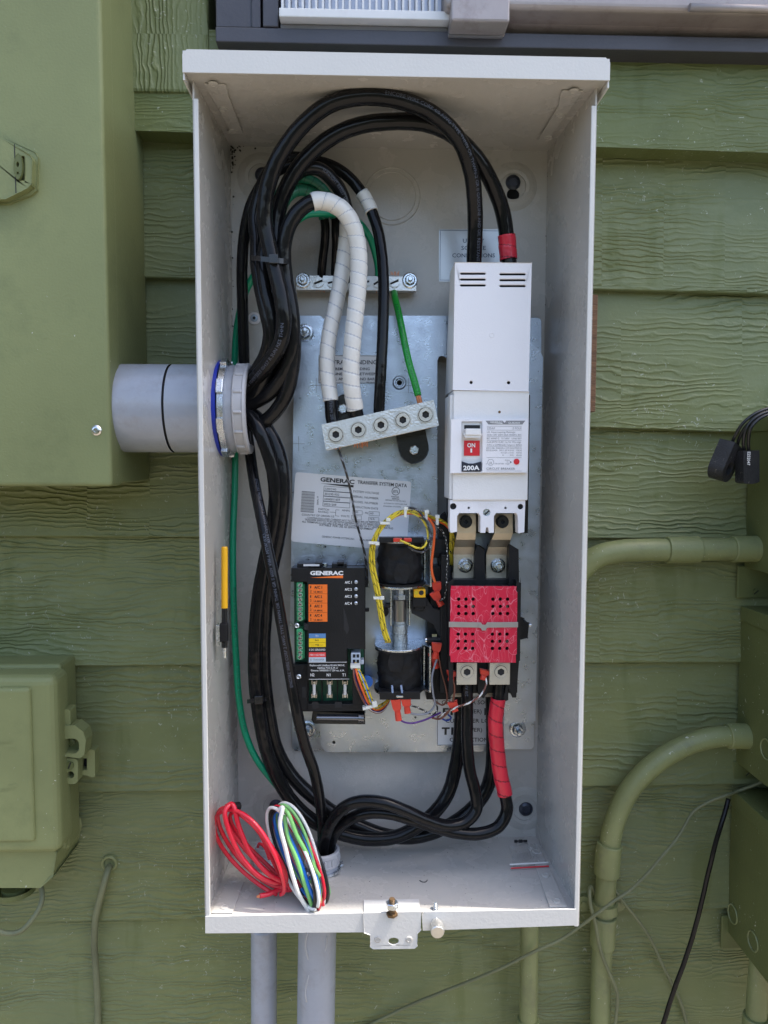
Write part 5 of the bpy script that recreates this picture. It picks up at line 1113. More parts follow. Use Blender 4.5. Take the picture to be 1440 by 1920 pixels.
cols = [(M_white_w, -24, 4, .022, 30), (M_black_w, -17, 2, .018, 30), (M_black_w, -13, 3, .015, 27), (M_blue_w, -8, 0, .012, 22), (M_red_w, -3, 2, .010, 22), (M_lgreen_w, 12, -3, -.002, 24), (M_red_w, 16, -4, -.004, 26), (M_blue_w, 6, 2, .003, 23), (M_white_w, 22, -3, -.008, 30), (M_black_w, 25, -4, -.010, 31), (M_lgreen_w, 2, 4, .006, 20), (M_dblue_w, 10, 4, .000, 19), (M_red_w, 8, 6, -.006, 16)]
for i, (m_, dx, dy, dY, bb) in enumerate(cols):
    wire(mc, oval((558 + dx * .38, 1606 + dy), 104 - (i % 4) * 4, bb * .88, R(66 + (i % 3) * 1.4), -.112 - dY * .55, -.016, .010, ph=i * .37, wob=2.2 * ((i % 3) - 1)), .0017, m_, 'wire', n=9)
wire(mc, [(527, 1512, -.122), (540, 1525, -.128), (556, 1565, -.132), (575, 1600, -.133), (588, 1625, -.131), (599, 1643, -.128)], .0020, M_lgreen_w, n=9)
wire(mc, [(522, 1520, -.126), (530, 1514, -.130), (525, 1545, -.134), (535, 1590, -.137), (548, 1640, -.138), (562, 1680, -.137), (582, 1713, -.134)], .0021, M_white_w, n=9)
wire(mc, [(528, 1540, -.124), (548, 1580, -.130), (565, 1620, -.134), (580, 1665, -.136), (598, 1700, -.132)], .0020, M_blue_w, n=9)
wire(mc, [(533, 1528, -.124), (540, 1570, -.131), (556, 1610, -.135), (572, 1660, -.137), (588, 1708, -.134)], .0020, M_lgreen_w, n=9)
wire(mc, [(582, 1650, -.126), (600, 1668, -.124), (616, 1676, -.120), (612, 1655, -.116), (595, 1640, -.116)], .0020, M_lgreen_w, n=9)
wire(mc, [(580, 1645, -.124), (596, 1660, -.122), (608, 1664, -.118), (600, 1648, -.116)], .0020, M_blue_w, n=9)

# ------------------------------------------------------------------ yellow handled tool clipped to the left wall, bag and scraps on the floor
def wallpt(px, py, off):                       # on the left wall, `off` metres inside it
    o = CAM; d = FWD * FPX + RIGHT * (px - 720) - UP * (py - 960); kx = (WF - WB) / D
    # wall: x = -(WB) + kx*y  (y negative) + off
    t = (-(WB) + off + kx * o.y - o.x) / (d.x - kx * d.y); return o + d * t
tp = [wallpt(x, y, .0105) for x, y in ((421, 1025), (421, 1140), (420, 1168), (419, 1204), (421, 1214), (421.5, 1233))]
tl = thing('hand_tool', tp[2], 'yellow handled steel tool held in a black clip on the left side wall', 'hand tool')
ax = (tp[1] - tp[0])
MB().lathe(tp[0], ax, [(0, 0), (.0026, .0), (.0032, .02), (.0032, 1), (0, 1)], 20, rel=True).build('grip', M_yel, tl)
MB().cyl(tp[1], tp[4], .0029, n=18).build('shaft', M_blackg, tl)
MB().cyl(tp[4], tp[5], .0022, n=18).build('tip', M_zinc, tl)
w0, w1 = wallpt(412, 1170, .0), wallpt(412, 1204, .0)
b = MB(); q = tp[2]; q2 = tp[3]; b.box(q.x - .0038, q.x + .0038, q.y - .0040, q.y + .0040, q2.z, q.z); b.build('clip', M_black, tl, bevel=.001)
b = MB(); b.box(q.x - .0066, q.x - .0036, q.y - .0050, q.y - .0034, q2.z - .003, q.z - .001); b.box(q.x - .0070, q.x - .0062, q.y - .0050, q.y + .006, q2.z - .003, q.z - .001); b.build('clip_bracket', M_zinc, tl, bevel=.0004)
zb_ = ZF + .0003
def flr(px, py, dz=0): return atz(px, py, ZF + dz)
bgp = [flr(955, 1590), flr(1000, 1580), flr(1028, 1624), flr(962, 1628)]
bag = thing('plastic_bag', bgp[3], 'small clear zip bag with a red strip lying on the enclosure floor at right', 'bag')
b = MB(); P0, P1, P2, P3 = bgp; nx, ny = 14, 14; v = []
for j in range(ny + 1):
    for i in range(nx + 1):
        p = (P0.lerp(P1, i / nx)).lerp(P3.lerp(P2, i / nx), j / ny); v.append(p + Vector((0, 0, .0012 + .0022 * abs(math.sin(i * 1.1 + j * .6)) * (1 - (2 * j / ny - 1) ** 2))))
b.add(v, [(j * (nx + 1) + i, j * (nx + 1) + i + 1, (j + 1) * (nx + 1) + i + 1, (j + 1) * (nx + 1) + i) for j in range(ny) for i in range(nx)], True); b.build('film', M_clear, bag)
b = MB(); a_, c_ = flr(958, 1628, .003), flr(1029, 1624, .003); b.cyl(a_, c_, .0008, n=8); b.build('zip_strip', M_red, bag)
b = MB(); a_, c_ = flr(956, 1621, .003), flr(1028, 1617, .003); b.cyl(a_, c_, .0009, n=8); b.build('zip_ridge', M_white_w, bag)
q = flr(976, 1577, .002); t = thing('wall_plug', q, 'tiny black ribbed plug lying at the back right of the enclosure floor', 'plug')
MB().lathe(q - Vector((.007, 0, 0)), (1, 0, 0), [(0, 0), (.0016, 0), (.0016, .003), (.0008, .003), (.0008, .005), (.0017, .005), (.0017, .009), (.0009, .009), (.0009, .011), (.0014, .011), (.0014, .0145), (0, .0145)], 12).build('ribbed_body', M_black, t)
o, P = wire(None, [(787, 1651, flr(787, 1651).y), (792, 1654, flr(792, 1654).y), (798, 1654, flr(798, 1654).y), (801, 1650, flr(801, 1650).y)], .0006, M_black_w, 'wire_scrap')
tag(o, 'tiny curved black scrap in the middle of the enclosure floor', 'scrap')
b = MB(); rr = random.Random(3)                # dirt gathered in the corners
for (x, y, Y, sx, sy, n_) in ((436, 290, -.001, 3, 20, 34), (445, 278, -.001, 14, 5, 16), (436, 500, -.001, 1.5, 150, 14), (1027, 560, -.001, 2, 160, 20), (1024, 700, -.001, 2, 120, 10)):
    for k in range(n_):
        q = at(x + rr.gauss(0, sx), y + rr.gauss(0, sy), Y); s_ = rr.uniform(.0004, .0013); b.lathe(q, (0, -1, 0), [(s_, 0), (s_ * .7, s_ * .5), (0, s_ * .6)], 6, ph=rr.random())
for k in range(110):
    x = rr.uniform(400, 1060); y = rr.uniform(1585, 1705); q = flr(x, y); s_ = rr.uniform(.0002, .0006)
    if abs(q.x) < .165 and q.y > -D + .006: b.lathe(q, (0, 0, 1), [(s_, 0), (s_ * .7, s_ * .5), (0, s_ * .6)], 5)
dd = b.build('dirt_specks', M_mould, None); tag(dd, 'black dirt specks and cobweb scattered in the enclosure corners and on its floor', 'dirt'); dd['kind'] = 'stuff'

# ------------------------------------------------------------------ low voltage wiring
hz_ = thing('wire_harness', at(715, 1300, -.05), 'bundle of yellow and black striped wires arching around the upper drive coil', 'wire harness')
base = [(728, 1205, -.074), (720, 1180, -.074), (708, 1110, -.070), (698, 1060, -.068), (698, 1030, -.068), (705, 1005, -.068), (722, 980, -.068), (745, 963, -.068), (762, 959, -.068), (790, 962, -.066), (810, 970, -.060), (835, 980, -.052), (846, 995, -.046), (848, 1020, -.042), (846, 1060, -.040)]
for i, (dx, dy) in enumerate(((-4, -2), (-1.3, 0), (1.3, 1), (4, 2), (0, 4))):
    wire(hz_, [(x + dx * (1 if y > 1010 else .6), y + (dy if y < 1010 else 0), Y - .0012 * (i % 2) + .0018 * (i == 4)) for x, y, Y in base], .00105, [M_yellow_w, M_black_w] if i != 4 else M_orange_w, 'wire', mf=(stripe(.010 + i * .002, .14) if i != 4 else None))
wire(hz_, [(770, 960, -.069), (795, 972, -.071), (815, 995, -.073), (826, 1030, -.074), (814, 1058, -.079), (790, 1050, -.080), (780, 1012, -.0795)][:4] + [(824, 1020, -.075), (815, 1040, -.080), (800, 1050, -.081), (784, 1045, -.082), (762, 1022, -.080)] and
     [(768, 959, -.069), (790, 972, -.072), (800, 990, -.074), (802, 1008, -.077), (796, 1024, -.080), (785, 1028, -.081), (770, 1022, -.081), (750, 1013, -.079)], .00115, [M_yellow_w, M_black_w], mf=stripe(.012, .16))
wire(hz_, [(762, 951, -.070), (780, 955, -.073), (798, 975, -.076), (807, 1000, -.079), (806, 1022, -.081), (796, 1034, -.081), (780, 1034, -.081), (765, 1025, -.080)], .0012, [M_black_w, M_grey_w], mf=stripe(.01, .12))
wire(hz_, [(790, 964, -.067), (806, 975, -.066), (814, 990, -.066), (813, 1020, -.066), (809, 1060, -.064), (811, 1078, -.062), (816, 1092, -.060)], .0014, M_orange_w)
wire(hz_, [(800, 968, -.062), (818, 985, -.060), (832, 1000, -.060), (838, 1030, -.062), (838, 1070, -.063), (836, 1110, -.063), (832, 1122, -.062), (824, 1127, -.060)], .0009, [M_black_w, M_white_w], mf=stripe(.004, .15))
for (x, y, dx, dy) in ((700, 1018, 9, 1), (722, 981, 7, -6), (760, 961, 1, -7), (799, 966, 1, -6), (820, 975, 0, -6), (709, 1121, 9, 0)):
    b = MB(); q = at(x, y, -.0715); b.rot(q, (0, 1, 0), 0)
    horizontal = abs(dx) > abs(dy)
    w_, h_ = (.0050, .0014) if horizontal else (.0014, .0050)
    b.box(q.x - w_, q.x + w_, q.y - .0016, q.y + .006, q.z - h_, q.z + h_); b.box(q.x + dx * .00045 - .0022, q.x + dx * .00045 + .0022, q.y - .0022, q.y + .002, q.z - dy * .0006 - .0018, q.z - dy * .0006 + .0018); b.build('nylon_tie', M_nylon, hz_, bevel=.0005)
hm = thing('module_harness', at(660, 1260, -.06), 'bundle of coloured wires from the module plug, sweeping under the lower coil', 'wire harness')
cl = [(M_yellow_w, 1, 8), (M_yellow_w, 1, 5.5), (M_yellow_w, 1, 3), (M_yellow_w, 1, 10), (M_orange_w, 0, -.5), (M_orange_w, 0, 1), (M_purple_w, 0, -5), (M_brown_w, 0, -8), (M_white_w, 0, -6.5), (M_black_w, 0, -3), (M_blue_w, 0, 6)]
for i, (m_, st_, off) in enumerate(cl):
    o_ = off; zY = -.004 * math.sin(i * 2.1)
    wire(hm, [(664 + o_ * .25, 1243 + (i % 3) * 3, -.062), (667 + o_ * .5, 1254, -.070 + zY * .5), (672 + o_, 1272, -.072 + zY), (681 + o_ * 1.05, 1296, -.070 + zY), (692 + o_ * .9, 1320, -.066), (702 + o_ * .4, 1330 - o_ * .5, -.060), (714, 1329 - o_ * .8, -.054), (726, 1318 - o_ * .5, -.046), (734, 1302, -.038)], .00105, [m_, M_black_w] if st_ else m_, mf=(stripe(.011, .14) if st_ else None))
b = MB(); q = at(666, 1250, -.073); b.box(q.x - .005, q.x + .005, q.y - .001, q.y + .008, q.z - .0016, q.z + .0016); b.build('nylon_tie', M_nylon, hm, bevel=.0005)
b = MB(); q = at(694, 1326, -.070); b.box(q.x - .008, q.x + .006, q.y - .001, q.y + .008, q.z - .0014, q.z + .0014); b.box(q.x + .003, q.x + .008, q.y - .002, q.y + .003, q.z - .001, q.z + .005); b.rot(q, (0, 1, 0), -.25); b.build('nylon_tie', M_nylon, hm, bevel=.0005)
lw = thing('lead_wires', at(800, 1340, -.05), 'loose brown, grey, purple and striped leads below the lower coil and the contactor', 'wires')
wire(lw, [(747, 1343, -.071), (752, 1351, -.071), (768, 1356, -.069), (790, 1352, -.064), (810, 1344, -.058), (826, 1336, -.052)], .0010, M_purple_w)
wire(lw, [(762, 1328, -.070), (768, 1336, -.070), (786, 1340, -.067), (804, 1336, -.063), (815, 1322, -.062), (812, 1300, -.064), (810, 1270, -.064), (817, 1242, -.062), (822, 1230, -.061)], .0011, M_grey_w)
wire(lw, [(822, 1228, -.060), (828, 1260, -.060), (836, 1290, -.059), (838, 1312, -.058), (830, 1322, -.056), (812, 1312, -.053)], .0009, M_brown_w)
wire(lw, [(848, 1272, -.074), (852, 1290, -.073), (848, 1320, -.070), (838, 1338, -.066), (824, 1348, -.062), (810, 1346, -.058)], .0011, M_brown_w)
wire(lw, [(910, 1268, -.072), (912, 1280, -.074), (904, 1300, -.077), (884, 1316, -.079), (862, 1324, -.078), (840, 1334, -.072), (820, 1345, -.062)], .0010, [M_brown_w, M_white_w], mf=stripe(.016, .4))
wire(lw, [(840, 1340, -.050), (846, 1346, -.050), (838, 1351, -.052), (826, 1346, -.054)], .0010, M_dblue_w)
wire(lw, [(812, 1305, -.050), (820, 1330, -.050), (812, 1340, -.050), (790, 1330, -.050), (770, 1322, -.050)], .0010, [M_black_w, M_white_w], mf=stripe(.008, .2))
for px, py, a in ((847, 1264, .1), (909, 1262, .2), (848, 1322, -.3)): spade(lw, px, py - 6, -.070, a, .0095)

# ------------------------------------------------------------------ meter cabinet on the left
YMB = -.100
ml = thing('meter_cabinet', at(100, 912, .03), 'large green painted meter cabinet at the upper left with a recessed latch', 'electrical cabinet')
xr_t = at(186, 100, YMB).x; xr_b = at(214, 900, YMB).x; xr_ = (xr_t + xr_b) / 2; zb_m = at(120, 912, YMB).z
b = MB(); b.box(xr_ - .60, xr_ - .0012, YMB + .028, .0335, zb_m + .002, zb_m + 1.2); b.build('cabinet_body', M_green, ml, bevel=.002)
b = MB(); b.box(xr_ - .62, xr_, YMB, YMB + .032, zb_m, zb_m + 1.25); b.build('cover', M_green, ml, bevel=.004, seg=4)
hp_ = [(-60, 256), (0, 257), (66, 286), (72, 296), (70, 357), (60, 366), (18, 382), (-60, 384)]
b = MB(); b.ppx(hp_, YMB - .002, YMB + .002); la = b.build('latch_plate', M_green, ml, bevel=.0012)
hp_ = [(-60, 262), (2, 262), (58, 292), (62, 300), (60, 346), (52, 354), (12, 374), (-60, 374)]
b = MB(); b.ppx(hp_, YMB - .0085, YMB - .001, [rrect(33, 293, 45, 338, .6)]); b.build('latch_housing', M_green, la, bevel=.0012)
b = MB(); b.bpx(30, 290, 50, 340, YMB - .0018, YMB - .001); b.build('latch_slot', M_dark, la)
b = MB(); b.ppx(circ(34, 312, 8, 20, 24), YMB - .0112, YMB - .0086, [circ(33, 308, 2.4, 10, 5), circ(33, 324, 2, 8, 2)]); b.build('latch_tab', M_greend, la, bevel=.0005)
b = MB(); b.bpx(27.5, 270, 29.3, 362, YMB - .0087, YMB - .0085); b.build('latch_joint', M_dark, la)
MB().lathe(at(181, 807, YMB), (0, -1, 0), [(.0052, -.0005), (.0050, .0008), (.0036, .0020), (.0022, .0023), (.0021, .0012), (0, .0012)], 28).build('cover_screw', M_steel, ml)
# ------------------------------------------------------------------ telephone box lower left
tb_ = thing('telephone_box', at(60, 1655, .03), 'rounded green painted plastic utility box at the lower left with a side latch', 'utility box')
YT = -.045
def tbox(x0, x1, y0, y1, Yf, Yb, bev, nm, m_=M_green):
    b = MB(); a = at(x1, (y0 + y1) / 2, Yf); t_ = at(80, y0, Yf); l_ = at(80, y1, Yf); b.box(at(x0, 1400, Yf).x, a.x, Yf, Yb, l_.z, t_.z); return b.build(nm, m_, tb_, bevel=bev, seg=4)
tbox(-300, 108, 1268, 1603, YT, -.004, .010, 'cover')
tbox(-290, 60, 1290, 1580, YT - .0045, YT + .004, .0045, 'cover_panel')
tbox(-300, 118, 1246, 1596, -.014, -.002, .004, 'cover_rim')
tbox(-300, 124, 1243, 1596, -.003, .0335, .004, 'back_shell')
b = MB(); b.ppx([(-100, 1590), (106, 1590), (108, 1600), (102, 1640), (74, 1660), (-100, 1660)], -.030, .0335); b.build('bottom_hood', M_green, tb_, bevel=.003, seg=3)
b = MB(); Yt_ = YT - .0048
b.text('SNAP', (-10, 1398), (24, 1394), 7, Yt_); b.text('SCREW', (-12, 1486), (30, 1482), 6, Yt_)
for y in (1405, 1472): b.bpx(14, y - .8, 26, y + .8, Yt_, Yt_ + .0002); b.ppx([(26, y - 4), (34, y), (26, y + 4)], Yt_, Yt_ + .0002)
b.build('moulded_lettering', M_green, tb_)
b = MB()
b.ppx(rrect(115, 1330, 132, 1375, 4), -.022, -.006); b.ppx([(114, 1362), (140, 1360), (156, 1372), (161, 1388), (158, 1416), (150, 1422), (116, 1418)], -.024, -.004, [rrect(117, 1385, 148, 1413, 10)])
b.ppx(rrect(117, 1422, 146, 1470, 8), -.020, -.004, [circ(132, 1453, 7, 12)]); b.ppx([(146, 1406), (162, 1404), (178, 1407), (178, 1456), (172, 1458), (166, 1455), (148, 1452)], -.006, .008, [rrect(152, 1422, 163, 1444, 1)])
lt = b.build('side_latch', M_green, tb_, bevel=.0012)
b = MB(); b.bpx(117, 1384, 150, 1414, -.012, -.011); b.build('latch_pocket', M_greend, lt)
MB().lathe(at(135, 1391, -.0121), (0, -1, 0), [(.0040, 0), (.0040, .002), (.0024, .0026), (.0022, .001), (0, .001)], 20).build('latch_screw', M_greend, lt)
slot_screw(lt, at(131, 1435, -.0201), .0045, 1.2, 'latch_lock', M_greend)
b = MB(); b.bpx(124, 1446, 140, 1461, -.006, -.0055); b.bpx(151, 1421, 164, 1445, .004, .0045); b.build('latch_hole', M_dark, lt)
MB().lathe(at(28, 1662, -.002), (0, 0, -1), [(.022, 0), (.022, .006), (.019, .008), (.014, .008), (.014, .0), (0, 0)], 32).build('grommet', M_greend, tb_)
def cbl(ctrl, r, label, m=M_gcable, name='thin_cable', cat='cable', group=None, n=10):
    P = resample(spline([at3(c) for c in ctrl], 8), .003); b = MB(); ph = random.random() * 9
    b.tube(P, r, n, mod=lambda s, a: 1 + .05 * math.sin(s * 160 + ph) * math.sin(a + s * 30)); o = b.build(name, m, None, origin=P[0]); return tag(o, label, cat, group)
cbl([(48, 1640, -.004), (70, 1652, -.006), (79, 1672, -.010), (77, 1695, -.016), (62, 1722, -.022), (38, 1746, -.026), (12, 1750, -.028), (-20, 1738, -.03)], .0029, 'painted cable looping out beneath the green utility box at the left edge')
c1 = cbl([(208, 1622, .044), (204, 1628, .030), (200, 1640, .024), (194, 1662, .020), (186, 1692, .022), (179, 1725, .024), (177, 1765, .026), (180, 1820, .026), (183, 1870, .026), (184, 1960, .026)], .0040, 'painted cable dropping from the round hole in the siding at lower left')
hg = at(205, 1619, .0335); MB().lathe(hg, (0, -1, 0), [(.0098, -.002), (.0095, .0006), (.0085, .0014), (.0068, .0012), (.0060, -.003)], 28).build('hole_grommet', M_green, c1)
MB().lathe(hg + Vector((0, .0018, 0)), (0, -1, 0), [(.0062, 0), (.0045, -.0004), (0, -.0004)], 20).build('hole', M_dark, c1)

# ------------------------------------------------------------------ conduits below and on the right
def pipe(ctrl, r, label, m=M_greenp, name='conduit', cat='conduit', group=None, collars=(), n=40):
    P = resample(spline([at3(c) for c in ctrl], 10), .004); b = MB(); b.tube(P, r, n, mod=lambda s, a: 1); o = b.build(name, m, None, origin=P[0]); tag(o, label, cat, group)
    for (p0, p1, g_) in collars:
        s0, s1 = sorted((nearest_s(P, *p0), nearest_s(P, *p1))); Q = seg_path(resample(P, .002), s0, s1)
        b = MB(); b.tube(Q, r * g_, n); fr = frames(Q)
        b.build('coupling', m, o, bevel=.0012)
    return o
gp = 'grey plastic conduits under the enclosure'
pipe([(495, 1735, -.030), (495, 1800, -.030), (495, 2010, -.030)], .0145, 'narrower grey plastic conduit under the left end of the enclosure', M_pvc, group=gp)
o = pipe([(596, 1700, fb.y), (594, 1800, fb.y), (591, 2010, fb.y)], .0205, 'wider grey plastic conduit under the enclosure, smeared with dried glue', M_pvc, group=gp)
b = MB(); 
P = [at(577 - 4 * math.sin(k * .9), 1748 + k * 13, fb.y - .0185 + .001 * abs(math.sin(k))) for k in range(11)]; b.tube(resample(spline(P, 5), .002), .0011, 8); b.build('glue_run', M_pvcl, o)
b = MB(); P = [at(612 + 3 * math.sin(k * .8) - 1.6 * k, 1755 + k * 9, fb.y - .0175) for k in range(9)]; b.tube(resample(spline(P, 5), .002), .0009, 8); b.build('glue_run', M_pvcl, o)
pipe([(993, 1725, .004), (992, 1800, .004), (989, 2010, .004)], .0105, 'green painted conduit dropping from the right end of the enclosure', collars=(((989, 1905), (988, 1960), 1.25),))
pipe([(1052, 1150, .022), (1068, 1105, .018), (1090, 1068, .014), (1120, 1044, .010), (1160, 1034, .008), (1210, 1031, .008), (1270, 1031, .008), (1340, 1030, .008), (1430, 1029, .008)], .0130, 'green painted conduit from behind the enclosure to the upper right box', collars=(((1252, 1031), (1314, 1031), 1.18), ((1374, 1030), (1421, 1029), 1.16)))
o = pipe([(1420, 1381, .010), (1370, 1380, .010), (1335, 1383, .010), (1285, 1398, .010), (1230, 1430, .010), (1185, 1475, .010), (1156, 1530, .010), (1142, 1590, .010), (1136, 1660, .010), (1131, 1740, .010), (1127, 1830, .010), (1125, 2020, .010)], .0119, 'green painted conduit bending down in a wide elbow from the middle right box',
         collars=(((1362, 1380), (1406, 1381), 1.22), ((1139, 1578), (1136, 1640), 1.24), ((1131, 1714), (1129, 1777), 1.24)))
b = MB(); q = at(1134, 1700, .010); b.lathe(q + Vector((0, 0, -.0055)), (0, 0, 1), [(.0150, 0), (.0150, .011), (.0120, .011)], 36); b.build('strap_band', M_greenp, o, bevel=.0008)
b = MB(); e0 = at(1095, 1697, .026); 
for px in (1095, 1160): e = at(px, 1697, .026); b = MB(); b.lathe(e + Vector((0, .006, 0)), (0, -1, 0), [(.0095, 0), (.0095, .004), (.0040, .0042), (.0034, .0062), (0, .0062)], 24); b.build('strap_ear', M_greenp, o)
def sidebox(px0, py0, py1, Yfront, label, top=False, xw_=None, ko=(), kor=.0090, lid=None):
    """cabinet whose left flank faces the enclosure; px0 is where that flank meets the wall"""
    a = at(px0, (py0 + py1) / 2, .0335); z0 = at(px0, py1, .0335).z; z1 = at(px0, py0, .0335).z
    t = thing('junction_box', (a.x + .08, .0335, z0), label, 'junction box', 'green junction boxes along the right edge')
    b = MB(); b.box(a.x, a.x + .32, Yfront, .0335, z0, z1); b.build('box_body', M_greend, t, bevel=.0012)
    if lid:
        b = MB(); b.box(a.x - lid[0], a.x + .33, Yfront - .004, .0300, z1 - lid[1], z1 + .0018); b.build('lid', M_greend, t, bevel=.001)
    for (kx, ky) in ko:
        q = atx(kx, ky, a.x - .0002); MB().lathe(q, (-1, 0, 0), [(kor, 0), (kor - .0003, .0011), (kor - .0013, .0011), (kor - .0017, .0001)], 36).build('knockout', M_greenp, t)
    return t, a, z0, z1
t, a, z0, z1 = sidebox(1400, 788, 1063, -.16, 'upper right green junction box with the black sensors hanging beside it', lid=(.0022, .014))
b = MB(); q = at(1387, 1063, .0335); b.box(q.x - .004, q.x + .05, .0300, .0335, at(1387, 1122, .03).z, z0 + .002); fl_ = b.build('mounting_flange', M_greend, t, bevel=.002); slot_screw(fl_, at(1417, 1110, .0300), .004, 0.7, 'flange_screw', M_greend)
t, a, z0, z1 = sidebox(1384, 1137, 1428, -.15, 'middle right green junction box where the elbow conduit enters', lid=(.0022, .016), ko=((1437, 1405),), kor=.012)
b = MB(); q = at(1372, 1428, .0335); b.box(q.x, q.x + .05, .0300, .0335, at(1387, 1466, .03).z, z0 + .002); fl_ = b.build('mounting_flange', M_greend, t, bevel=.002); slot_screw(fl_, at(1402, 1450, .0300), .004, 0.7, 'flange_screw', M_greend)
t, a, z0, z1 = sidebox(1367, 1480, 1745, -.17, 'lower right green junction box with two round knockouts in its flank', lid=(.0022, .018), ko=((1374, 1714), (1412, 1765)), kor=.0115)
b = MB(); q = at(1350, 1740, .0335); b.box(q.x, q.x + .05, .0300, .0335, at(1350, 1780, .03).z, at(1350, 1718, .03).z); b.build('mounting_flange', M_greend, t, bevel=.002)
pipe([(1428, 1775, -.02), (1421, 1850, -.02), (1414, 1990, -.02)], .0115, 'short green painted conduit under the lower right junction box', collars=(((1416, 1905), (1413, 1960), 1.25),))
# cables crossing the siding
cbl([(1470, 1450, .00), (1420, 1470, .012), (1385, 1483, .020), (1362, 1491, .010), (1330, 1503, .012), (1300, 1522, .014), (1284, 1548, .010), (1268, 1574, .006), (1246, 1600, -.002), (1212, 1640, -.008), (1180, 1670, -.012), (1150, 1690, -.016), (1122, 1711, -.018), (1090, 1735, -.014), (1050, 1762, -.012), (1000, 1785, -.012), (940, 1815, -.006), (860, 1848, .010), (780, 1880, .022), (700, 1918, .026), (620, 1960, .028)], .0019, 'thin painted cable running diagonally across the conduits at lower right')
cbl([(1120, 1680, .022), (1108, 1663, .008), (1105, 1672, -.010), (1108, 1700, -.014), (1116, 1730, -.014), (1122, 1765, -.012), (1132, 1800, -.010), (1146, 1832, -.008), (1157, 1862, -.006), (1157, 1882, -.004), (1153, 1930, -.002), (1150, 1980, 0)], .0021, 'thin painted cable hooked over the elbow conduit and hanging down in front of it')
cbl([(1130, 1640, .028), (1152, 1668, .020), (1172, 1695, .018), (1198, 1728, .020), (1222, 1765, .022), (1240, 1805, .024), (1260, 1845, .024), (1278, 1885, .024), (1296, 1960, .024)], .0021, 'thin painted cable slanting down to the right of the elbow conduit')
cbl([(1366, 1498, .012), (1357, 1530, .004), (1342, 1580, .000), (1325, 1650, .000), (1308, 1722, .000), (1288, 1790, .000), (1266, 1850, .000), (1246, 1912, .000), (1230, 1970, .000)], .0028, 'straight black cable slanting down from the lower right junction box', m=M_rub2)
# current sensors
def sensor(px, py, wd, ht, Y, yaw, label, hole, rb=1.0, tl=.14):
    q = at(px, py, Y); t = thing('current_sensor', q, label, 'current sensor', 'black clip-on current sensors at the right edge'); b = MB()
    n = 26; pts = []
    for k in range(n):          # rounded bottom, flat top
        a = math.pi + math.pi * k / (n - 1); pts.append((q.x + wd / 2 * math.cos(a), q.z - ht * .5 + wd * .5 * rb * (1 + math.sin(a))))
    pts += [(q.x + wd / 2, q.z + ht / 2), (q.x - wd / 2, q.z + ht / 2)]
    hl_ = [[(q.x + wd * .24 * math.cos(2 * math.pi * k / 18), q.z - ht * .14 + wd * .27 * math.sin(2 * math.pi * k / 18)) for k in range(18)]] if hole else []
    dp = .0085 if hole else .007
    b.prism(pts, q.y - dp, q.y + dp, hl_); b.rot(q, (0, 0, 1), yaw); b.rot(q, (0, 1, 0), tl); b.build('case', M_sens, t, bevel=.002, seg=3)
    return t, q
    b = MB(); b.prism([(q.x - wd / 2 - .0004, q.z + ht * .16), (q.x + wd / 2 + .0004, q.z + ht * .16), (q.x + wd / 2 + .0004, q.z + ht * .20), (q.x - wd / 2 - .0004, q.z + ht * .20)], q.y - dp - .0004, q.y + dp + .0004); b.rot(q, (0, 0, 1), yaw); b.rot(q, (0, 1, 0), .14 if hole else .02); b.build('case_seam', M_blackg, t)
    return t, q
M_sens = mat('dusty_black_plastic', (.022, .022, .025), .5, bump=1, bscale=500, var=.4, vscale=40, specks=.7, speck_col=(.2, .18, .15), dirt=.3, dirt_col=(.06, .06, .06))
t1_, q1 = sensor(1358, 866, .028, .042, -.022, .72, 'left of two black clip-on sensors, turned to show its round opening', True, 1.0, .38)
t2_, q2 = sensor(1401, 876, .0195, .036, -.030, .16, 'right of two black clip-on sensors, with white lettering on its side', False, .3, -.04)
b = MB(); Ys = q2.y - .0086
b.text_on('E252047', at(1400, 896, Ys) + Vector((0, 0, .028)), (0, 0, -1), (1, 0, 0), .0033, .0145, .02); b.build('lettering', M_inkw, t2_)
for t_, cs in ((t1_, ([(1369, 838, -.022), (1377, 820, -.028), (1392, 795, -.034), (1415, 776, -.036), (1440, 766, -.034), (1480, 760, -.03)], [(1381, 842, -.020), (1386, 822, -.026), (1398, 800, -.032), (1420, 782, -.036), (1445, 772, -.034), (1480, 768, -.03)])),
               (t2_, ([(1396, 848, -.030), (1394, 828, -.036), (1398, 806, -.040), (1412, 786, -.042), (1436, 773, -.040), (1480, 770, -.03)], [(1404, 847, -.032), (1403, 826, -.038), (1407, 804, -.044), (1421, 787, -.044), (1445, 776, -.042), (1480, 776, -.03)]))):
    for c in cs: wire(t_, c, .0019, M_black_w, 'lead')

# ------------------------------------------------------------------ window with a room air conditioner above
wf = thing('window_frame', at(900, 70, -.01), 'dark bronze window frame above the enclosure', 'window frame')
# the frame follows the house, so it is level: take its heights at mid picture
ys = -.020
zs0 = at(900, 88, ys).z; zs1 = at(900, 60, ys).z
b = MB(); b.box(at(404, 60, ys).x, 2.4, ys, .05, zs0, zs1); b.build('sill_rail', M_frame, wf, bevel=.001)
b = MB(); b.box(at(404, 40, ys).x, at(488, 20, ys).x, ys + .002, .05, zs1 + .0006, zs1 + .9); b.build('outer_jamb', M_frame, wf, bevel=.001)
b = MB(); b.box(at(493, 40, ys).x, at(522, 20, ys).x, ys - .001, .05, zs1 + .0006, zs1 + .9); b.build('inner_jamb', M_frame, wf, bevel=.001)
b = MB(); b.box(at(470, 40, ys).x, at(472, 20, ys).x, ys + .0012, ys + .0021, zs1 + .002, zs1 + .9); b.build('jamb_line', M_blackg, wf)
acn = thing('air_conditioner', at(900, 40, -.01), 'weathered window air conditioner above the enclosure, white grille and pinkish metal case', 'air conditioner')
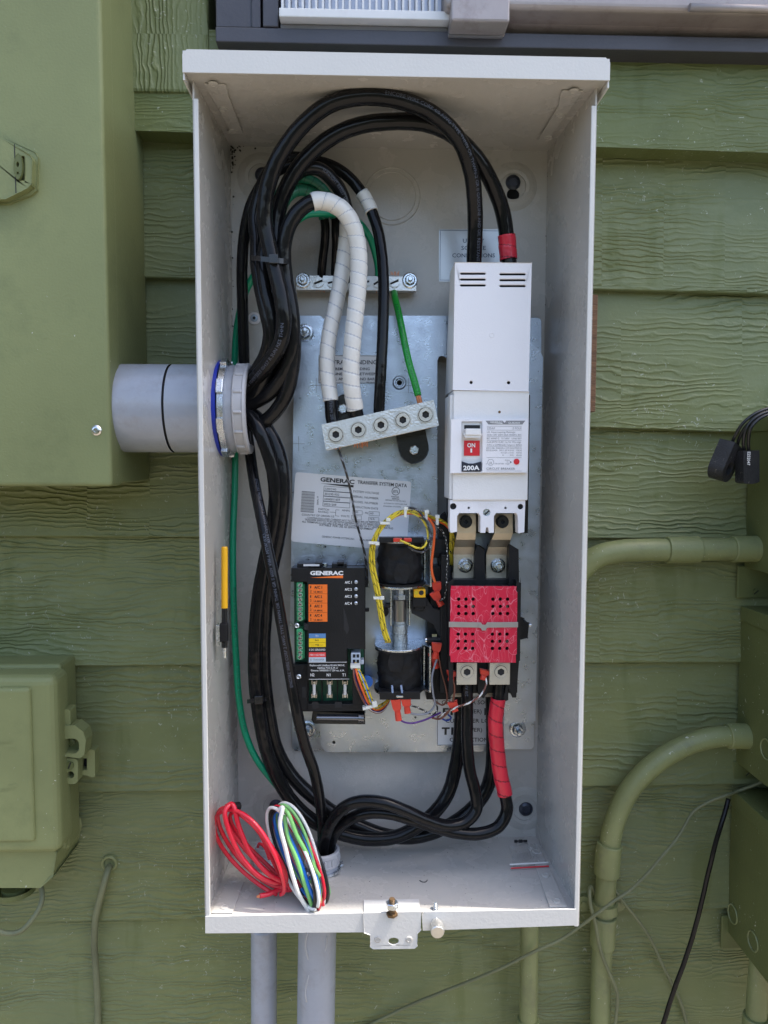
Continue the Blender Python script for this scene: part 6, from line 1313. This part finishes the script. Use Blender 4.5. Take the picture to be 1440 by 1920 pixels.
yk = -.030; x0 = at(523, 20, yk).x; x1 = at(843, 20, yk).x; zt = at(680, 4, yk).z
b = MB(); b.box(x0, x1, yk, yk + .02, at(680, 34, yk).z, at(680, 17, yk).z); b.build('bezel', M_acw, acn, bevel=.001)
b = MB(); b.box(x0, x1 + .04, yk + .012, .045, at(680, 57, yk).z, at(680, 34.5, yk).z); b.build('base_pan', M_acd, acn, bevel=.001)
b = MB(); b.box(x0, 2.3, yk + .030, .13, at(680, 66, yk).z, at(680, 2, yk).z); b.build('dark_gap', M_dark, acn)
for k in range(24):
    x = x0 + .002 + (x1 - x0 - .016) * k / 23; b = MB(); b.box(x, x + .0022, yk + .006, yk + .020, at(680, 17, yk).z + .0003, zt + .22); b.build('grille_slat', M_acw, acn)
b = MB(); b.box(x0, x1, yk + .0205, yk + .0225, at(680, 17, yk).z, zt + .22); b.build('condenser', M_fin, acn)
yc2 = -.048; xa = at(846, 30, yc2).x; xb_ = at(956, 30, yc2).x
b = MB(); b.box(xa, xb_, yc2, .03, at(900, 39, yc2).z, at(900, 2, yc2).z + .004); b.build('case_flange', M_acb, acn, bevel=.002)
b = MB(); b.box(xa - .006, 2.3, yc2 + .004, .04, at(900, 8, yc2).z, at(900, 2, yc2).z + .30); b.build('case', M_acb, acn, bevel=.006, seg=4)
b = MB(); zc0 = at(1200, 56, -.03).z; zc1 = at(1200, 2, -.046).z
b.hexa([(xb_ + .001, -.042, zc0 + .022), (2.3, -.042, zc0 + .022), (2.3, -.046, zc1 + .012), (xb_ + .001, -.046, zc1 + .012)], [(xb_ + .001, .02, zc0 - .004), (2.3, .02, zc0 - .004), (2.3, .02, zc1 + .012), (xb_ + .001, .02, zc1 + .012)]); b.build('lower_case', M_acb, acn, bevel=.005, seg=4)
b = MB(); zr = at(1360, 11, -.05).z; b.tube([Vector((at(1296, 10, -.05).x, -.046, zr)), Vector((at(1500, 14, -.05).x, -.046, zr))], .004, 14); b.build('pressed_rib', M_acb, acn)
b = MB(); b.box(xa, xb_ - .002, yk + .006, .04, at(900, 62, yk).z, at(900, 40, yk).z); b.build('foot_plate', M_acd, acn, bevel=.0006)
for px in (871, 920): q = at(px, 52, yk + .006); slot_screw(acn, q, .0062, .2, 'foot_screw', M_acd)
